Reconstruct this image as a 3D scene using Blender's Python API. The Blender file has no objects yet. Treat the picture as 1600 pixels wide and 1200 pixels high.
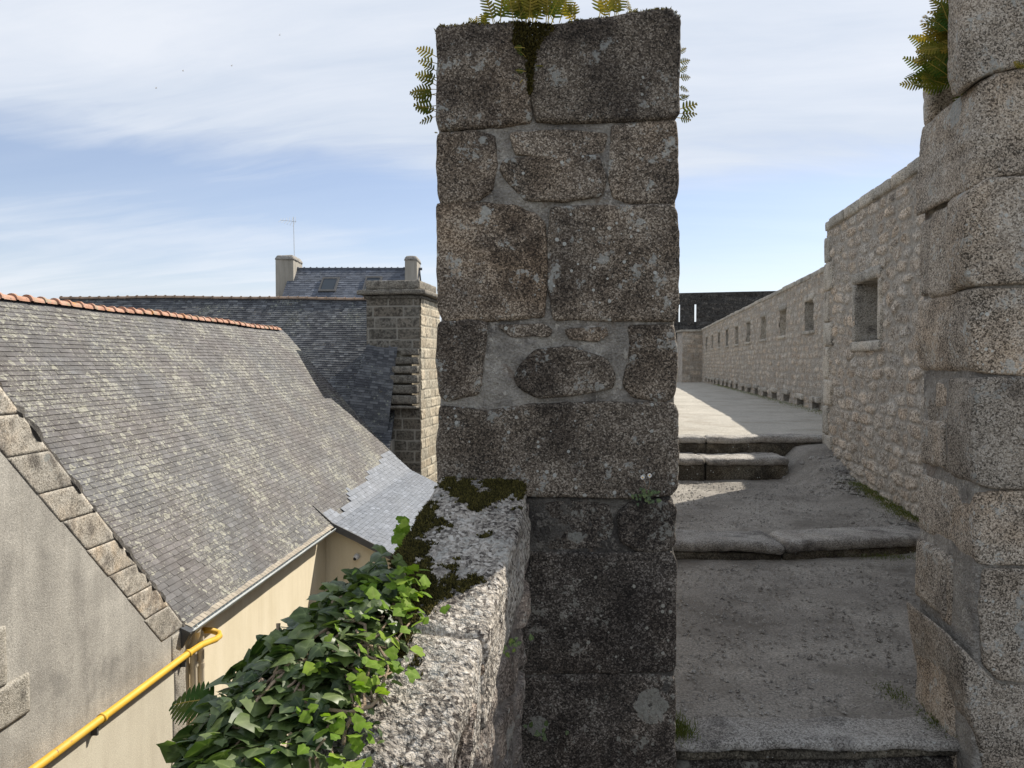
import bpy, math, random
import numpy as np
from mathutils import Vector, Matrix
R = math.radians
scene = bpy.context.scene
COL = scene.collection
rng = random.Random(7)

# ------------------------------------------------------------------ camera, sky, sun
PITCH = R(1.575)
F = 1200.0
cam_d = bpy.data.cameras.new('camera'); cam = bpy.data.objects.new('camera', cam_d); COL.objects.link(cam)
cam_d.sensor_width = 36; cam_d.lens = 27.0; cam_d.clip_start = .05; cam_d.clip_end = 3000
cam.location = (0, 0, 0); cam.rotation_euler = (R(90) - PITCH, 0, 0)
scene.camera = cam

AZ, EL = R(49), R(43)
SUN = Vector((math.sin(AZ)*math.cos(EL), math.cos(AZ)*math.cos(EL), math.sin(EL)))
sl = bpy.data.lights.new('sun', 'SUN'); sl.energy = 4.7; sl.angle = R(.5); sl.color = (1, .93, .82)
so = bpy.data.objects.new('sun', sl); COL.objects.link(so); so.rotation_euler = SUN.to_track_quat('Z', 'Y').to_euler()

scene.view_settings.view_transform = 'Standard'; scene.view_settings.look = 'None'
scene.view_settings.gamma = 1; scene.view_settings.exposure = .42

def at(px, py, Y):
    c, s = math.cos(PITCH), math.sin(PITCH)
    d = Vector((px-800, F*c+(600-py)*s, -F*s+(600-py)*c))
    return d*(Y/d.y)

# ------------------------------------------------------------------ node helper
class NT:
    def __init__(s, tree): s.t = tree; s.n = tree.nodes; s.l = tree.links
    def node(s, typ, **kw):
        n = s.n.new(typ)
        for k, v in kw.items(): setattr(n, k, v)
        return n
    def put(s, sock, v):
        if isinstance(v, bpy.types.NodeSocket): s.l.new(v, sock)
        elif v is not None:
            if sock.type == 'RGBA' and not hasattr(v, '__len__'): v = (v, v, v, 1)
            elif sock.type == 'RGBA' and len(v) == 3: v = (*v, 1)
            sock.default_value = v
    def noise(s, co, scale, detail=3, rough=.55, dist=0):
        n = s.node('ShaderNodeTexNoise'); s.put(n.inputs['Vector'], co)
        n.inputs['Scale'].default_value = scale; n.inputs['Detail'].default_value = detail
        n.inputs['Roughness'].default_value = rough; n.inputs['Distortion'].default_value = dist
        return n.outputs['Fac']
    def noisec(s, co, scale, detail=2):
        n = s.node('ShaderNodeTexNoise'); s.put(n.inputs['Vector'], co)
        n.inputs['Scale'].default_value = scale; n.inputs['Detail'].default_value = detail
        return n.outputs['Color']
    def vor(s, co, scale, out='Distance', feature='F1', rand=1):
        n = s.node('ShaderNodeTexVoronoi', feature=feature); s.put(n.inputs['Vector'], co)
        n.inputs['Scale'].default_value = scale; n.inputs['Randomness'].default_value = rand
        return n.outputs[out]
    def ramp(s, fac, stops, interp='LINEAR'):
        n = s.node('ShaderNodeValToRGB'); s.put(n.inputs['Fac'], fac); cr = n.color_ramp; cr.interpolation = interp
        while len(cr.elements) < len(stops): cr.elements.new(.5)
        for e, (p, c) in zip(cr.elements, stops):
            e.position = p
            if not hasattr(c, '__len__'): c = (c, c, c)
            e.color = (*c[:3], 1)
        return n.outputs['Color']
    def mix(s, fac, a, b, mode='MIX'):
        n = s.node('ShaderNodeMix', data_type='RGBA', blend_type=mode)
        s.put(n.inputs[0], fac); s.put(n.inputs[6], a); s.put(n.inputs[7], b); return n.outputs[2]
    def m(s, op, a, b=None, c=None, clamp=False):
        n = s.node('ShaderNodeMath', operation=op, use_clamp=clamp)
        s.put(n.inputs[0], a)
        if b is not None: s.put(n.inputs[1], b)
        if c is not None: s.put(n.inputs[2], c)
        return n.outputs[0]
    def vm(s, op, a, b=None, scale=None):
        n = s.node('ShaderNodeVectorMath', operation=op); s.put(n.inputs[0], a)
        if b is not None: s.put(n.inputs[1], b)
        if scale is not None: s.put(n.inputs['Scale'], scale)
        return n.outputs[0]
    def mapr(s, v, a, b, c=0., d=1.):
        n = s.node('ShaderNodeMapRange'); s.put(n.inputs[0], v)
        for i, x in zip((1, 2, 3, 4), (a, b, c, d)): s.put(n.inputs[i], x)
        return n.outputs[0]
    def mapping(s, co, scale=(1,1,1), rot=(0,0,0), loc=(0,0,0)):
        n = s.node('ShaderNodeMapping'); s.put(n.inputs[0], co)
        n.inputs['Scale'].default_value = scale; n.inputs['Rotation'].default_value = rot; n.inputs['Location'].default_value = loc
        return n.outputs[0]
    def sep(s, v):
        n = s.node('ShaderNodeSeparateXYZ'); s.put(n.inputs[0], v); return n.outputs
    def bump(s, h, strength, dist):
        n = s.node('ShaderNodeBump'); s.put(n.inputs['Height'], h)
        n.inputs['Strength'].default_value = strength; n.inputs['Distance'].default_value = dist
        return n.outputs[0]

def material(name):
    m = bpy.data.materials.new(name); m.use_nodes = True
    t = NT(m.node_tree); b = m.node_tree.nodes['Principled BSDF']
    b.inputs['Roughness'].default_value = .9
    co = t.node('ShaderNodeTexCoord').outputs['Object']
    return m, t, b, co

# ------------------------------------------------------------------ world
world = bpy.data.worlds.new('World'); scene.world = world; world.use_nodes = True
wt = NT(world.node_tree); bg = world.node_tree.nodes['Background']
sky = wt.node('ShaderNodeTexSky', sky_type='NISHITA'); sky.sun_disc = False
sky.sun_elevation = EL; sky.sun_rotation = AZ; sky.air_density = 1.0; sky.dust_density = .3; sky.ozone_density = 2.2
d = wt.node('ShaderNodeTexCoord').outputs['Generated']
dx, dy, dz = wt.sep(d)
zz = wt.m('ADD', wt.m('MAXIMUM', dz, 0.0), .16)
cx = wt.m('DIVIDE', dx, zz); cy = wt.m('DIVIDE', dy, zz)
cmb = wt.node('ShaderNodeCombineXYZ'); wt.put(cmb.inputs[0], cx); wt.put(cmb.inputs[1], cy)
p = cmb.outputs[0]
pr = wt.mapping(p, scale=(.42, 1.0, 1), rot=(0, 0, R(24)))
warp = wt.vm('SCALE', wt.noisec(pr, .9, 4), scale=.9)
pw = wt.vm('ADD', pr, warp)
n1 = wt.noise(pw, .75, 10, .56)
n2 = wt.noise(wt.mapping(pw, scale=(.8, 2.6, 1), rot=(0, 0, R(-8))), 1.5, 9, .62)
nn = wt.m('ADD', wt.m('MULTIPLY', n1, .6), wt.m('MULTIPLY', n2, .4))
tilt = wt.m('ADD', wt.m('ADD', dz, wt.m('MULTIPLY', dx, .03)), wt.m('MULTIPLY', wt.m('SUBTRACT', n1, .5), .12))
cov = wt.ramp(tilt, [(0, .90), (.05, .70), (.10, .42), (.15, .36), (.20, .28), (.25, .78), (.33, .98), (.45, .92), (.8, .7), (1, .6)])
lo = wt.m('SUBTRACT', .90, wt.m('MULTIPLY', cov, .68))
mask = wt.mapr(nn, wt.m('SUBTRACT', lo, .16), wt.m('ADD', lo, .14))
mask = wt.m('ADD', .24, wt.m('MULTIPLY', mask, .70))
ccol = wt.ramp(nn, [(.32, (.52, .60, .76)), (.47, (.68, .75, .86)), (.62, (.84, .88, .95))])
cloud = wt.vm('SCALE', ccol, scale=6.7)
bgc = wt.mix(mask, wt.mix(1, sky.outputs[0], (1.02, .90, .90), 'MULTIPLY'), cloud)
wt.put(bg.inputs['Color'], bgc); bg.inputs['Strength'].default_value = .115

# ------------------------------------------------------------------ numpy noise
def _hash(ix, iy, iz, seed):
    h = (ix*374761393 + iy*668265263 + iz*2147483647 + seed*974711) & 0xffffffff
    h = ((h ^ (h >> 13))*1274126177) & 0xffffffff
    h = ((h ^ (h >> 15))*2246822519) & 0xffffffff
    return ((h ^ (h >> 16)) & 0xffff)/32767.5 - 1
def vn(P, scale=1., seed=0):
    P = np.asarray(P, float)*scale; i = np.floor(P).astype(np.int64); f = P-i; f = f*f*(3-2*f)
    x, y, z = i[:, 0], i[:, 1], i[:, 2]; fx, fy, fz = f[:, 0], f[:, 1], f[:, 2]
    def L(a, b, t): return a+(b-a)*t
    c = [[[_hash(x+a, y+b, z+c_, seed) for c_ in (0, 1)] for b in (0, 1)] for a in (0, 1)]
    return L(L(L(c[0][0][0], c[1][0][0], fx), L(c[0][1][0], c[1][1][0], fx), fy),
             L(L(c[0][0][1], c[1][0][1], fx), L(c[0][1][1], c[1][1][1], fx), fy), fz)
def fbm(P, scale, octv=3, seed=0, gain=.5):
    o = 0; a = 1; s = scale; t = 0
    for k in range(octv): o = o + a*vn(P, s, seed+k*17); t += a; a *= gain; s *= 2.03
    return o/t

# ------------------------------------------------------------------ object helpers
def tag(o, label, cat, group=None, kind=None):
    if label: o['label'] = label
    if cat: o['category'] = cat
    if group: o['group'] = group
    if kind: o['kind'] = kind
    return o
def thing(name, loc, label, cat, group=None):
    o = bpy.data.objects.new(name, None); COL.objects.link(o); o.location = loc; o.empty_display_size = .1
    return tag(o, label, cat, group)
def wloc(o):
    v = Vector((0, 0, 0))
    while o is not None: v += o.location; o = o.parent
    return v
def build(name, verts, faces, mat, parent=None, base=None, smooth=False, attr=None, label=None):
    """verts in world metres; the object's origin is its parent's base (or `base`)."""
    V = np.asarray(verts, float).reshape(-1, 3)
    off = wloc(parent) if parent is not None else Vector(base if base is not None else (0, 0, 0))
    V = V-np.array(off)
    me = bpy.data.meshes.new(name); me.from_pydata(V.tolist(), [], [tuple(int(i) for i in f) for f in faces])
    if smooth: me.polygons.foreach_set('use_smooth', [True]*len(me.polygons))
    if attr is not None:
        a = np.asarray(attr, float)
        if a.shape[1] == 3: a = np.c_[a, np.ones(len(a))]
        ca = me.color_attributes.new('col', 'FLOAT_COLOR', 'POINT'); ca.data.foreach_set('color', a.ravel())
    me.materials.append(mat); me.update()
    o = bpy.data.objects.new(name, me); COL.objects.link(o)
    if parent is not None: o.parent = parent
    else: o.location = off
    if label: o['label'] = label
    return o
class MB:
    def __init__(s): s.v = []; s.f = []; s.a = []
    def add(s, V, Fc, col=None):
        k = len(s.v); s.v.extend([tuple(p) for p in V]); s.f.extend([tuple(i+k for i in f) for f in Fc])
        if col is not None: s.a.extend([col]*len(V))
    def box(s, a, b, col=None):
        (x0, y0, z0), (x1, y1, z1) = a, b
        s.hexa([(x0,y0,z0),(x1,y0,z0),(x1,y1,z0),(x0,y1,z0),(x0,y0,z1),(x1,y0,z1),(x1,y1,z1),(x0,y1,z1)], col)
    def hexa(s, c, col=None):
        s.add(c, [(0,3,2,1),(4,5,6,7),(0,1,5,4),(1,2,6,5),(2,3,7,6),(3,0,4,7)], col)
    def obox(s, o, U, V, W, col=None):
        o, U, V, W = map(Vector, (o, U, V, W))
        s.hexa([o, o+U, o+U+V, o+V, o+W, o+U+W, o+U+V+W, o+V+W], col)
    def tube(s, pts, r, n=10, col=None, cap=True):
        pts = [Vector(q) for q in pts]; rs = r if hasattr(r, '__len__') else [r]*len(pts)
        V = []; Fc = []; prev = None
        for i, q in enumerate(pts):
            t = (pts[min(i+1, len(pts)-1)]-pts[max(i-1, 0)]).normalized()
            a = prev if prev is not None else (Vector((0,0,1)) if abs(t.z) < .9 else Vector((1,0,0)))
            u = (a-t*a.dot(t)).normalized(); prev = u; w = t.cross(u)
            for k in range(n):
                an = 2*math.pi*k/n; V.append(q+(u*math.cos(an)+w*math.sin(an))*rs[i])
        for i in range(len(pts)-1):
            for k in range(n): Fc.append((i*n+k, i*n+(k+1) % n, (i+1)*n+(k+1) % n, (i+1)*n+k))
        if cap: Fc.append(tuple(range(n-1, -1, -1))); Fc.append(tuple((len(pts)-1)*n+k for k in range(n)))
        s.add(V, Fc, col)
    def build(s, name, mat, parent=None, **kw):
        return build(name, s.v, s.f, mat, parent, attr=s.a if s.a else None, **kw)

def displace(V, amp, seed=0, lo=3.0, mid=14., hi=55.):
    V = np.asarray(V, float); D = np.zeros_like(V)
    for k in range(3):
        D[:, k] = fbm(V, lo, 2, seed+k*5)*amp + vn(V, mid, seed+31+k)*amp*.38 + vn(V, hi, seed+51+k)*amp*.2
    return V+D

def stone_block(name, parent, corners, mat, r=.02, amp=.008, seg=.015, seed=0, label=None, maxn=60):
    """rounded, chipped block: 8 world corners (x-,x+ / y-,y+ / z-,z+ order of MB.hexa)."""
    C = [Vector(c) for c in corners]
    L = [((C[1]-C[0]).length+(C[6]-C[7]).length)/2, ((C[3]-C[0]).length+(C[6]-C[5]).length)/2, ((C[4]-C[0]).length+(C[6]-C[2]).length)/2]
    n = [min(maxn, max(3, int(l/seg))) for l in L]
    idx = {}; V = []; Fc = []
    def g(i, j, k):
        if (i, j, k) not in idx: idx[(i, j, k)] = len(V); V.append((i/n[0]*L[0], j/n[1]*L[1], k/n[2]*L[2]))
        return idx[(i, j, k)]
    for i in range(n[0]):
        for j in range(n[1]):
            Fc.append((g(i,j,0), g(i,j+1,0), g(i+1,j+1,0), g(i+1,j,0))); Fc.append((g(i,j,n[2]), g(i+1,j,n[2]), g(i+1,j+1,n[2]), g(i,j+1,n[2])))
    for i in range(n[0]):
        for k in range(n[2]):
            Fc.append((g(i,0,k), g(i+1,0,k), g(i+1,0,k+1), g(i,0,k+1))); Fc.append((g(i,n[1],k), g(i,n[1],k+1), g(i+1,n[1],k+1), g(i+1,n[1],k)))
    for j in range(n[1]):
        for k in range(n[2]):
            Fc.append((g(0,j,k), g(0,j,k+1), g(0,j+1,k+1), g(0,j+1,k))); Fc.append((g(n[0],j,k), g(n[0],j+1,k), g(n[0],j+1,k+1), g(n[0],j,k+1)))
    V = np.array(V); Ls = np.array(L); rr = min(r, min(L)*.45)
    inner = np.clip(V, rr, Ls-rr); dlt = V-inner; ln = np.linalg.norm(dlt, axis=1, keepdims=True)
    V = inner+np.where(ln > 1e-9, dlt/np.maximum(ln, 1e-9)*rr, 0)
    t = V/Ls; Cn = np.array([list(c) for c in C]); a, b, c = t[:, 0:1], t[:, 1:2], t[:, 2:3]
    W = (Cn[0]*(1-a)*(1-b)*(1-c)+Cn[1]*a*(1-b)*(1-c)+Cn[2]*a*b*(1-c)+Cn[3]*(1-a)*b*(1-c)
        +Cn[4]*(1-a)*(1-b)*c+Cn[5]*a*(1-b)*c+Cn[6]*a*b*c+Cn[7]*(1-a)*b*c)
    W = displace(W, amp, seed)
    return build(name, W, Fc, mat, parent, smooth=True, label=label)

def poly_stone(name, parent, outline, Y0, depth, mat, r=.018, amp=.006, seed=0, D=(0, 1, 0), proud=0., seg=.012, label=None):
    r = r*.62
    """block whose front outline is given as image points lying in the plane y=Y0, run back along D."""
    P = np.array([[at(x, y, Y0).x, at(x, y, Y0).z] for x, y in outline])
    ar = np.sum(P[:, 0]*np.roll(P[:, 1], -1)-np.roll(P[:, 0], -1)*P[:, 1])/2
    if ar < 0: P = P[::-1]
    c0 = P.mean(0); P = c0+(P-c0)*(1+.009/np.linalg.norm(P-c0, axis=1, keepdims=True))
    if name == 'stone_block' and Y0 == 2.7: P[:, 0] = np.clip(P[:, 0], at(682,600,Y0).x, at(1060,600,Y0).x)
    out_ = []
    for k_ in range(len(P)):                               # chip the corners by a fixed size
        A, B, C_ = P[k_-1], P[k_], P[(k_+1) % len(P)]; cut = min(.012, .33*np.linalg.norm(A-B), .33*np.linalg.norm(C_-B))
        a1 = B+(A-B)/np.linalg.norm(A-B)*cut; c1 = B+(C_-B)/np.linalg.norm(C_-B)*cut
        out_ += [a1, (a1+c1)/2*.45+B*.55, c1]
    P = np.array(out_)
    cl = np.vstack([P, P[:1]]); sg = np.r_[0, np.cumsum(np.linalg.norm(np.diff(cl, axis=0), axis=1))]
    M = max(16, int(sg[-1]/seg)); s = np.linspace(0, sg[-1], M, endpoint=False)
    P = np.c_[np.interp(s, sg, cl[:, 0]), np.interp(s, sg, cl[:, 1])]
    w = fbm(np.c_[P, np.full(M, seed*3.7)], 22, 3, seed); c = P.mean(0); dv = P-c; ln = np.linalg.norm(dv, axis=1, keepdims=True)
    P = P+dv/ln*(w[:, None]*r*.32)
    dv = P-c; ln = np.linalg.norm(dv, axis=1, keepdims=True)
    D = np.array(D, float); rings = []
    prof = [(r*.9, depth), (r*.3, depth-r*.4), (0, depth-r)]
    nb = max(2, int((depth-2*r)/.05)); prof += [(0, depth-r-(depth-2*r)*k/nb) for k in range(1, nb)]
    prof += [(r*(1-math.cos(a)), r-r*math.sin(a)) for a in np.linspace(0, math.pi/2, 5)]
    for ins, y in prof:
        q = c+dv*(1-np.minimum(ins/ln, .9)); rings.append(np.c_[q[:, 0], np.full(M, Y0-proud), q[:, 1]]+D*y)
    q0 = c+dv*(1-np.minimum(r/ln, .9)); K = max(3, int(ln.mean()/seg))
    for k in range(1, K): q = c+(q0-c)*(1-k/K); rings.append(np.c_[q[:, 0], np.full(M, Y0-proud), q[:, 1]])
    V = np.vstack(rings+[np.array([[c[0], Y0-proud, c[1]]]), np.array([[c[0], Y0-proud, c[1]]])+D*depth]); n = len(rings)
    Fc = [(i*M+k, (i+1)*M+k, (i+1)*M+(k+1) % M, i*M+(k+1) % M) for i in range(n-1) for k in range(M)]
    Fc = [f[::-1] for f in Fc]
    Fc += [((n-1)*M+k, (n-1)*M+(k+1) % M, n*M) for k in range(M)] + [((k+1) % M, k, n*M+1) for k in range(M)]
    V = displace(V, amp, seed)
    return build(name, V, Fc, mat, parent, smooth=True, label=label)

def masonry(name, parent, O, U, V, N, lu, lv, step, ch=(.12, .2), sl=(.15, .4), relief=.02, seed=0, mat=None,
            holes=(), warp=.02, joint=.016, rough=.006, topfn=None, botfn=None, label=None, thick=0., rubble=None):
    """rubble wall face: real relief on a fine grid; U along, V up, N outward.  holes: (u0,u1,v0,v1)."""
    rowwarp = 2.2; O, U, V, N = [np.array(Vector(q)) for q in (O, U, V, N)]
    us = np.linspace(0, lu, int(lu/step)+1); vs = np.linspace(0, lv, int(lv/step)+1)
    for h in holes:                                        # snap grid lines to the openings
        for q in h[:2]: us[np.argmin(abs(us-q))] = q
        for q in h[2:]: vs[np.argmin(abs(vs-q))] = q
    nu, nv = len(us), len(vs); uu, vv = np.meshgrid(us, vs, indexing='ij'); u = uu.ravel(); v = vv.ravel()
    P = np.c_[u, v, np.full(len(u), seed*1.37)]
    wu = u+fbm(P, 5, 3, seed)*warp*1.3; wv = v+fbm(P, 1.9, 4, seed+9, .6)*warp*1.5
    rr = random.Random(seed); cs = [-1.]
    while cs[-1] < lv+1: cs.append(cs[-1]+rr.uniform(*ch))
    cs = np.array(cs); ci = np.clip(np.searchsorted(cs, wv)-1, 0, len(cs)-2)
    dv = np.minimum(wv-cs[ci], cs[ci+1]-wv); du = np.zeros_like(u); rid = np.zeros_like(u)
    for k in range(len(cs)-1):
        mk = ci == k
        if not mk.any(): continue
        h = cs[k+1]-cs[k]; e = [-1.-rr.random()]
        while e[-1] < lu+1: e.append(e[-1]+rr.uniform(*sl)*(.6+h/ch[1]*.6))
        e = np.array(e); j = np.clip(np.searchsorted(e, wu[mk])-1, 0, len(e)-2)
        du[mk] = np.minimum(wu[mk]-e[j], e[j+1]-wu[mk]); rid[mk] = k*131+j
    if rubble:
        a_, b_ = rubble; gu, gv = wu/a_, wv/b_; F1 = np.full(len(u), 9.); F2 = F1.copy(); best = np.zeros(len(u), np.int64)
        j0 = np.floor(gv).astype(np.int64)
        for dj in (-1, 0, 1):
            jj = j0+dj; off_ = .5*(jj & 1)+.3*_hash(jj, jj*0+1, jj*0, seed); i0 = np.floor(gu-off_).astype(np.int64)
            for di in (-1, 0, 1, 2):
                ii = i0+di; px_ = ii+off_+.5+.36*_hash(ii, jj, ii*0+1, seed); py_ = jj+.5+.09*_hash(ii, jj, ii*0+2, seed)
                ex = (gu-px_)*a_; ey = (gv-py_)*b_; dm = ((np.abs(ex)*.44)**5+np.abs(ey)**5)**.2+.010*_hash(ii, jj, ii*0+5, seed)
                nb_ = dm < F1; F2 = np.where(nb_, F1, np.minimum(F2, dm)); best = np.where(nb_, ii*7919+jj, best); F1 = np.where(nb_, dm, F1)
        rid = best % 1000003; du = dv = (F2-F1)*.9
    dd = 1/(1/np.maximum(du, 1e-4)**2+1/np.maximum(dv, 1e-4)**2)**.5
    prof = np.clip((dd-joint*.35)/joint, 0, 1); prof = prof*prof*(3-2*prof)
    ph = _hash(rid.astype(np.int64), rid.astype(np.int64)*0+3, rid.astype(np.int64)*0, seed)
    ph2 = _hash(rid.astype(np.int64), rid.astype(np.int64)*0+11, rid.astype(np.int64)*0, seed)
    hgt = relief*(prof*(.75+.5*ph)+.0) + rough*fbm(P, 16, 3, seed+3)*(.5+prof) + relief*.5*fbm(P, 4, 2, seed+5)
    if topfn is not None: v = np.minimum(v, topfn(u))
    if botfn is not None: v = np.maximum(v, botfn(u))
    W = O+u[:, None]*U+v[:, None]*V+hgt[:, None]*N
    keep = np.ones((nu-1, nv-1), bool); uc = (us[1:]+us[:-1])/2; vc = (vs[1:]+vs[:-1])/2
    for a, b, c_, d_ in holes: keep[np.ix_((uc > a) & (uc < b), (vc > c_) & (vc < d_))] = False
    I, J = np.nonzero(keep); q = I*nv+J; flip = np.dot(np.cross(U, V), N) < 0
    Fc = np.c_[q, q+nv, q+nv+1, q+1]
    if flip: Fc = Fc[:, ::-1]
    Fc = Fc.tolist(); W = W.tolist(); A = np.c_[ph*.5+.5, prof, ph2*.5+.5, np.ones(len(ph))].tolist()
    if thick > 0:                                          # close ends, top and back
        k = len(W); b = (-thick)*N
        vt0 = min(lv, topfn(np.array([0.]))[0]) if topfn else lv; vt1 = min(lv, topfn(np.array([lu]))[0]) if topfn else lv
        c8 = [O, O+U*lu, O+U*lu+V*vt1, O+V*vt0]; c8 = c8+[c+b for c in c8]
        W += [list(c) for c in c8]; A += [[.5, .8, .5, 1]]*8
        fs = [(4,5,6,7), (3,2,6,7), (0,3,7,4), (1,2,6,5), (0,1,5,4)]
        if holes and name == 'slit_masonry': fs = fs[1:]
        Fc += [tuple(k+i for i in f) for f in fs]
    return build(name, W, Fc, mat, parent, smooth=True, attr=A, label=label)

# ------------------------------------------------------------------ materials
def granite(name, dark=(.045, .038, .033), mid=(.15, .13, .11), light=(.42, .39, .35), grain=150, lichen=.35, black=.25,
            warm=.3, ros=.35, gain=1., lcol=(.36, .37, .35), attr=False, bump=.6, spread=.5, rough_sc=1., mort=(.62, 1.25)):
    m, t, b, co = material(name)
    oi = t.node('ShaderNodeObjectInfo').outputs['Random']
    co = t.vm('ADD', co, t.vm('SCALE', (31., 17., 23.), scale=oi)) if not attr else co
    g1 = t.noise(co, grain*1.7, 3, .65); gc = t.vor(co, grain*1.5, 'Color'); gx = t.sep(gc)[0]
    sp = t.m('ADD', t.m('MULTIPLY', g1, .62), t.m('MULTIPLY', gx, .38))
    patch = t.noise(co, 5.5, 5, .62); sp = t.m('ADD', sp, t.m('MULTIPLY', t.m('SUBTRACT', patch, .5), .55))
    col = t.ramp(sp, [(.30, dark), (.46, mid), (.58, tuple(x*1.5 for x in mid)), (.70, light)])
    wn = t.ramp(t.noise(co, 3.1, 4, .6, .5), [(.42, 0.), (.68, 1.)])
    wv_ = t.m('MULTIPLY', wn, warm) if attr else t.m('MULTIPLY', t.m('ADD', wn, .25), t.m('MULTIPLY', t.m('ADD', oi, .25), warm))
    col = t.mix(wv_, col, t.mix(1, col, (1.14, .93, .72), 'MULTIPLY'))
    # black lichen / soot
    bk = t.mapr(t.noise(co, 4.2, 7, .66), .62-black*.32, .74-black*.32)
    col = t.mix(t.m('MULTIPLY', bk, .72), col, t.mix(1, col, (.34, .33, .34), 'MULTIPLY'))
    # scattered crustose lichen flecks
    br = t.noise(co, 75, 3, .6); lm = t.noise(co, 11, 7, .7)
    lk = t.mapr(t.m('ADD', lm, t.m('MULTIPLY', t.m('SUBTRACT', br, .5), .38)), .70-lichen*.22, .745-lichen*.22)
    col = t.mix(t.m('MULTIPLY', lk, .68), col, t.mix(t.noise(co, 60, 2), tuple(x*.72 for x in lcol), tuple(min(1, x*1.25) for x in lcol)))
    fd = t.vor(co, 38); fc = t.sep(t.vor(co, 38, 'Color')); fr_ = t.m('MULTIPLY', fc[0], .34)
    fm = t.m('MULTIPLY', t.m('LESS_THAN', t.m('ADD', fd, t.m('MULTIPLY', br, .12)), fr_), t.m('GREATER_THAN', t.m('ADD', fc[1], t.m('MULTIPLY', patch, .8)), 1.28-lichen*.25))
    col = t.mix(t.m('MULTIPLY', fm, .75), col, tuple(min(1, x*1.35) for x in lcol))
    # round rosettes
    if ros > 0:
        wco = t.vm('ADD', co, t.vm('SCALE', t.noisec(co, 22, 3), scale=.05))
        dd = t.vor(wco, 5.2); pc = t.sep(t.vor(wco, 5.2, 'Color'))
        sz = t.m('MULTIPLY', pc[0], .36)
        rm = t.m('LESS_THAN', t.m('ADD', dd, t.m('MULTIPLY', br, .10)), sz)
        rm = t.m('MULTIPLY', rm, t.m('GREATER_THAN', pc[1], 1-ros))
        col = t.mix(t.m('MULTIPLY', rm, t.mapr(br, .3, .52, .25, .85)), col, tuple(x*.85 for x in lcol))
    if attr:
        a = t.sep(t.node('ShaderNodeAttribute', attribute_name='col').outputs['Color'])
        col = t.mix(1, col, t.ramp(a[0], [(0, 1-spread), (1, 1+spread*.6)]), 'MULTIPLY')
        col = t.mix(t.m('MULTIPLY', a[2], .5), col, t.mix(1, col, (1.10, .96, .82), 'MULTIPLY'))
        col = t.mix(t.m('SUBTRACT', 1, a[1]), col, t.ramp(t.noise(co, 40, 3), [(.3, tuple(x*mort[0] for x in mid)), (.7, tuple(x*mort[1] for x in mid))]))
    else:
        col = t.mix(1, col, t.ramp(oi, [(0, .78), (1, 1.12)]), 'MULTIPLY')
    if gain != 1: col = t.mix(1, col, (gain, gain, gain), 'MULTIPLY')
    t.put(b.inputs['Base Color'], col); b.inputs['Specular IOR Level'].default_value = .25
    h = t.m('ADD', t.m('MULTIPLY', t.noise(co, grain*.7, 3, .65), .6), t.m('MULTIPLY', t.noise(co, 28, 4, .6), 1.0))
    h = t.m('ADD', h, t.m('MULTIPLY', lk, .12))
    t.put(b.inputs['Normal'], t.bump(h, bump, .018*rough_sc))
    return m

def mortar_mat(name, c0=(.13, .12, .105), c1=(.36, .34, .31), blk=.4):
    m, t, b, co = material(name)
    col = t.ramp(t.m('ADD', t.m('MULTIPLY', t.noise(co, 9, 7, .68), .6), t.m('MULTIPLY', t.noise(co, 130, 2), .4)), [(.34, c0), (.66, c1)])
    bk = t.mapr(t.noise(co, 5, 6, .65), .6-blk*.3, .72-blk*.3)
    col = t.mix(t.m('MULTIPLY', bk, .75), col, t.mix(1, col, (.38, .37, .38), 'MULTIPLY'))
    col = t.mix(t.mapr(t.noise(co, 6.5, 5, .6, 1), .6, .66, 0, .6), col, (.17, .12, .085))
    t.put(b.inputs['Base Color'], col)
    fk = t.mapr(t.m('ADD', t.noise(co, 14, 6, .72), t.m('MULTIPLY', t.m('SUBTRACT', t.noise(co, 90, 2), .5), .3)), .56, .62, 0, .7); col = t.mix(fk, col, tuple(x*1.25 for x in c1)); t.put(b.inputs['Base Color'], col)
    h = t.m('ADD', t.noise(co, 120, 3), t.m('MULTIPLY', t.noise(co, 24, 5, .65), 2.2)); t.put(b.inputs['Normal'], t.bump(h, .9, .025))
    return m

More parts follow.
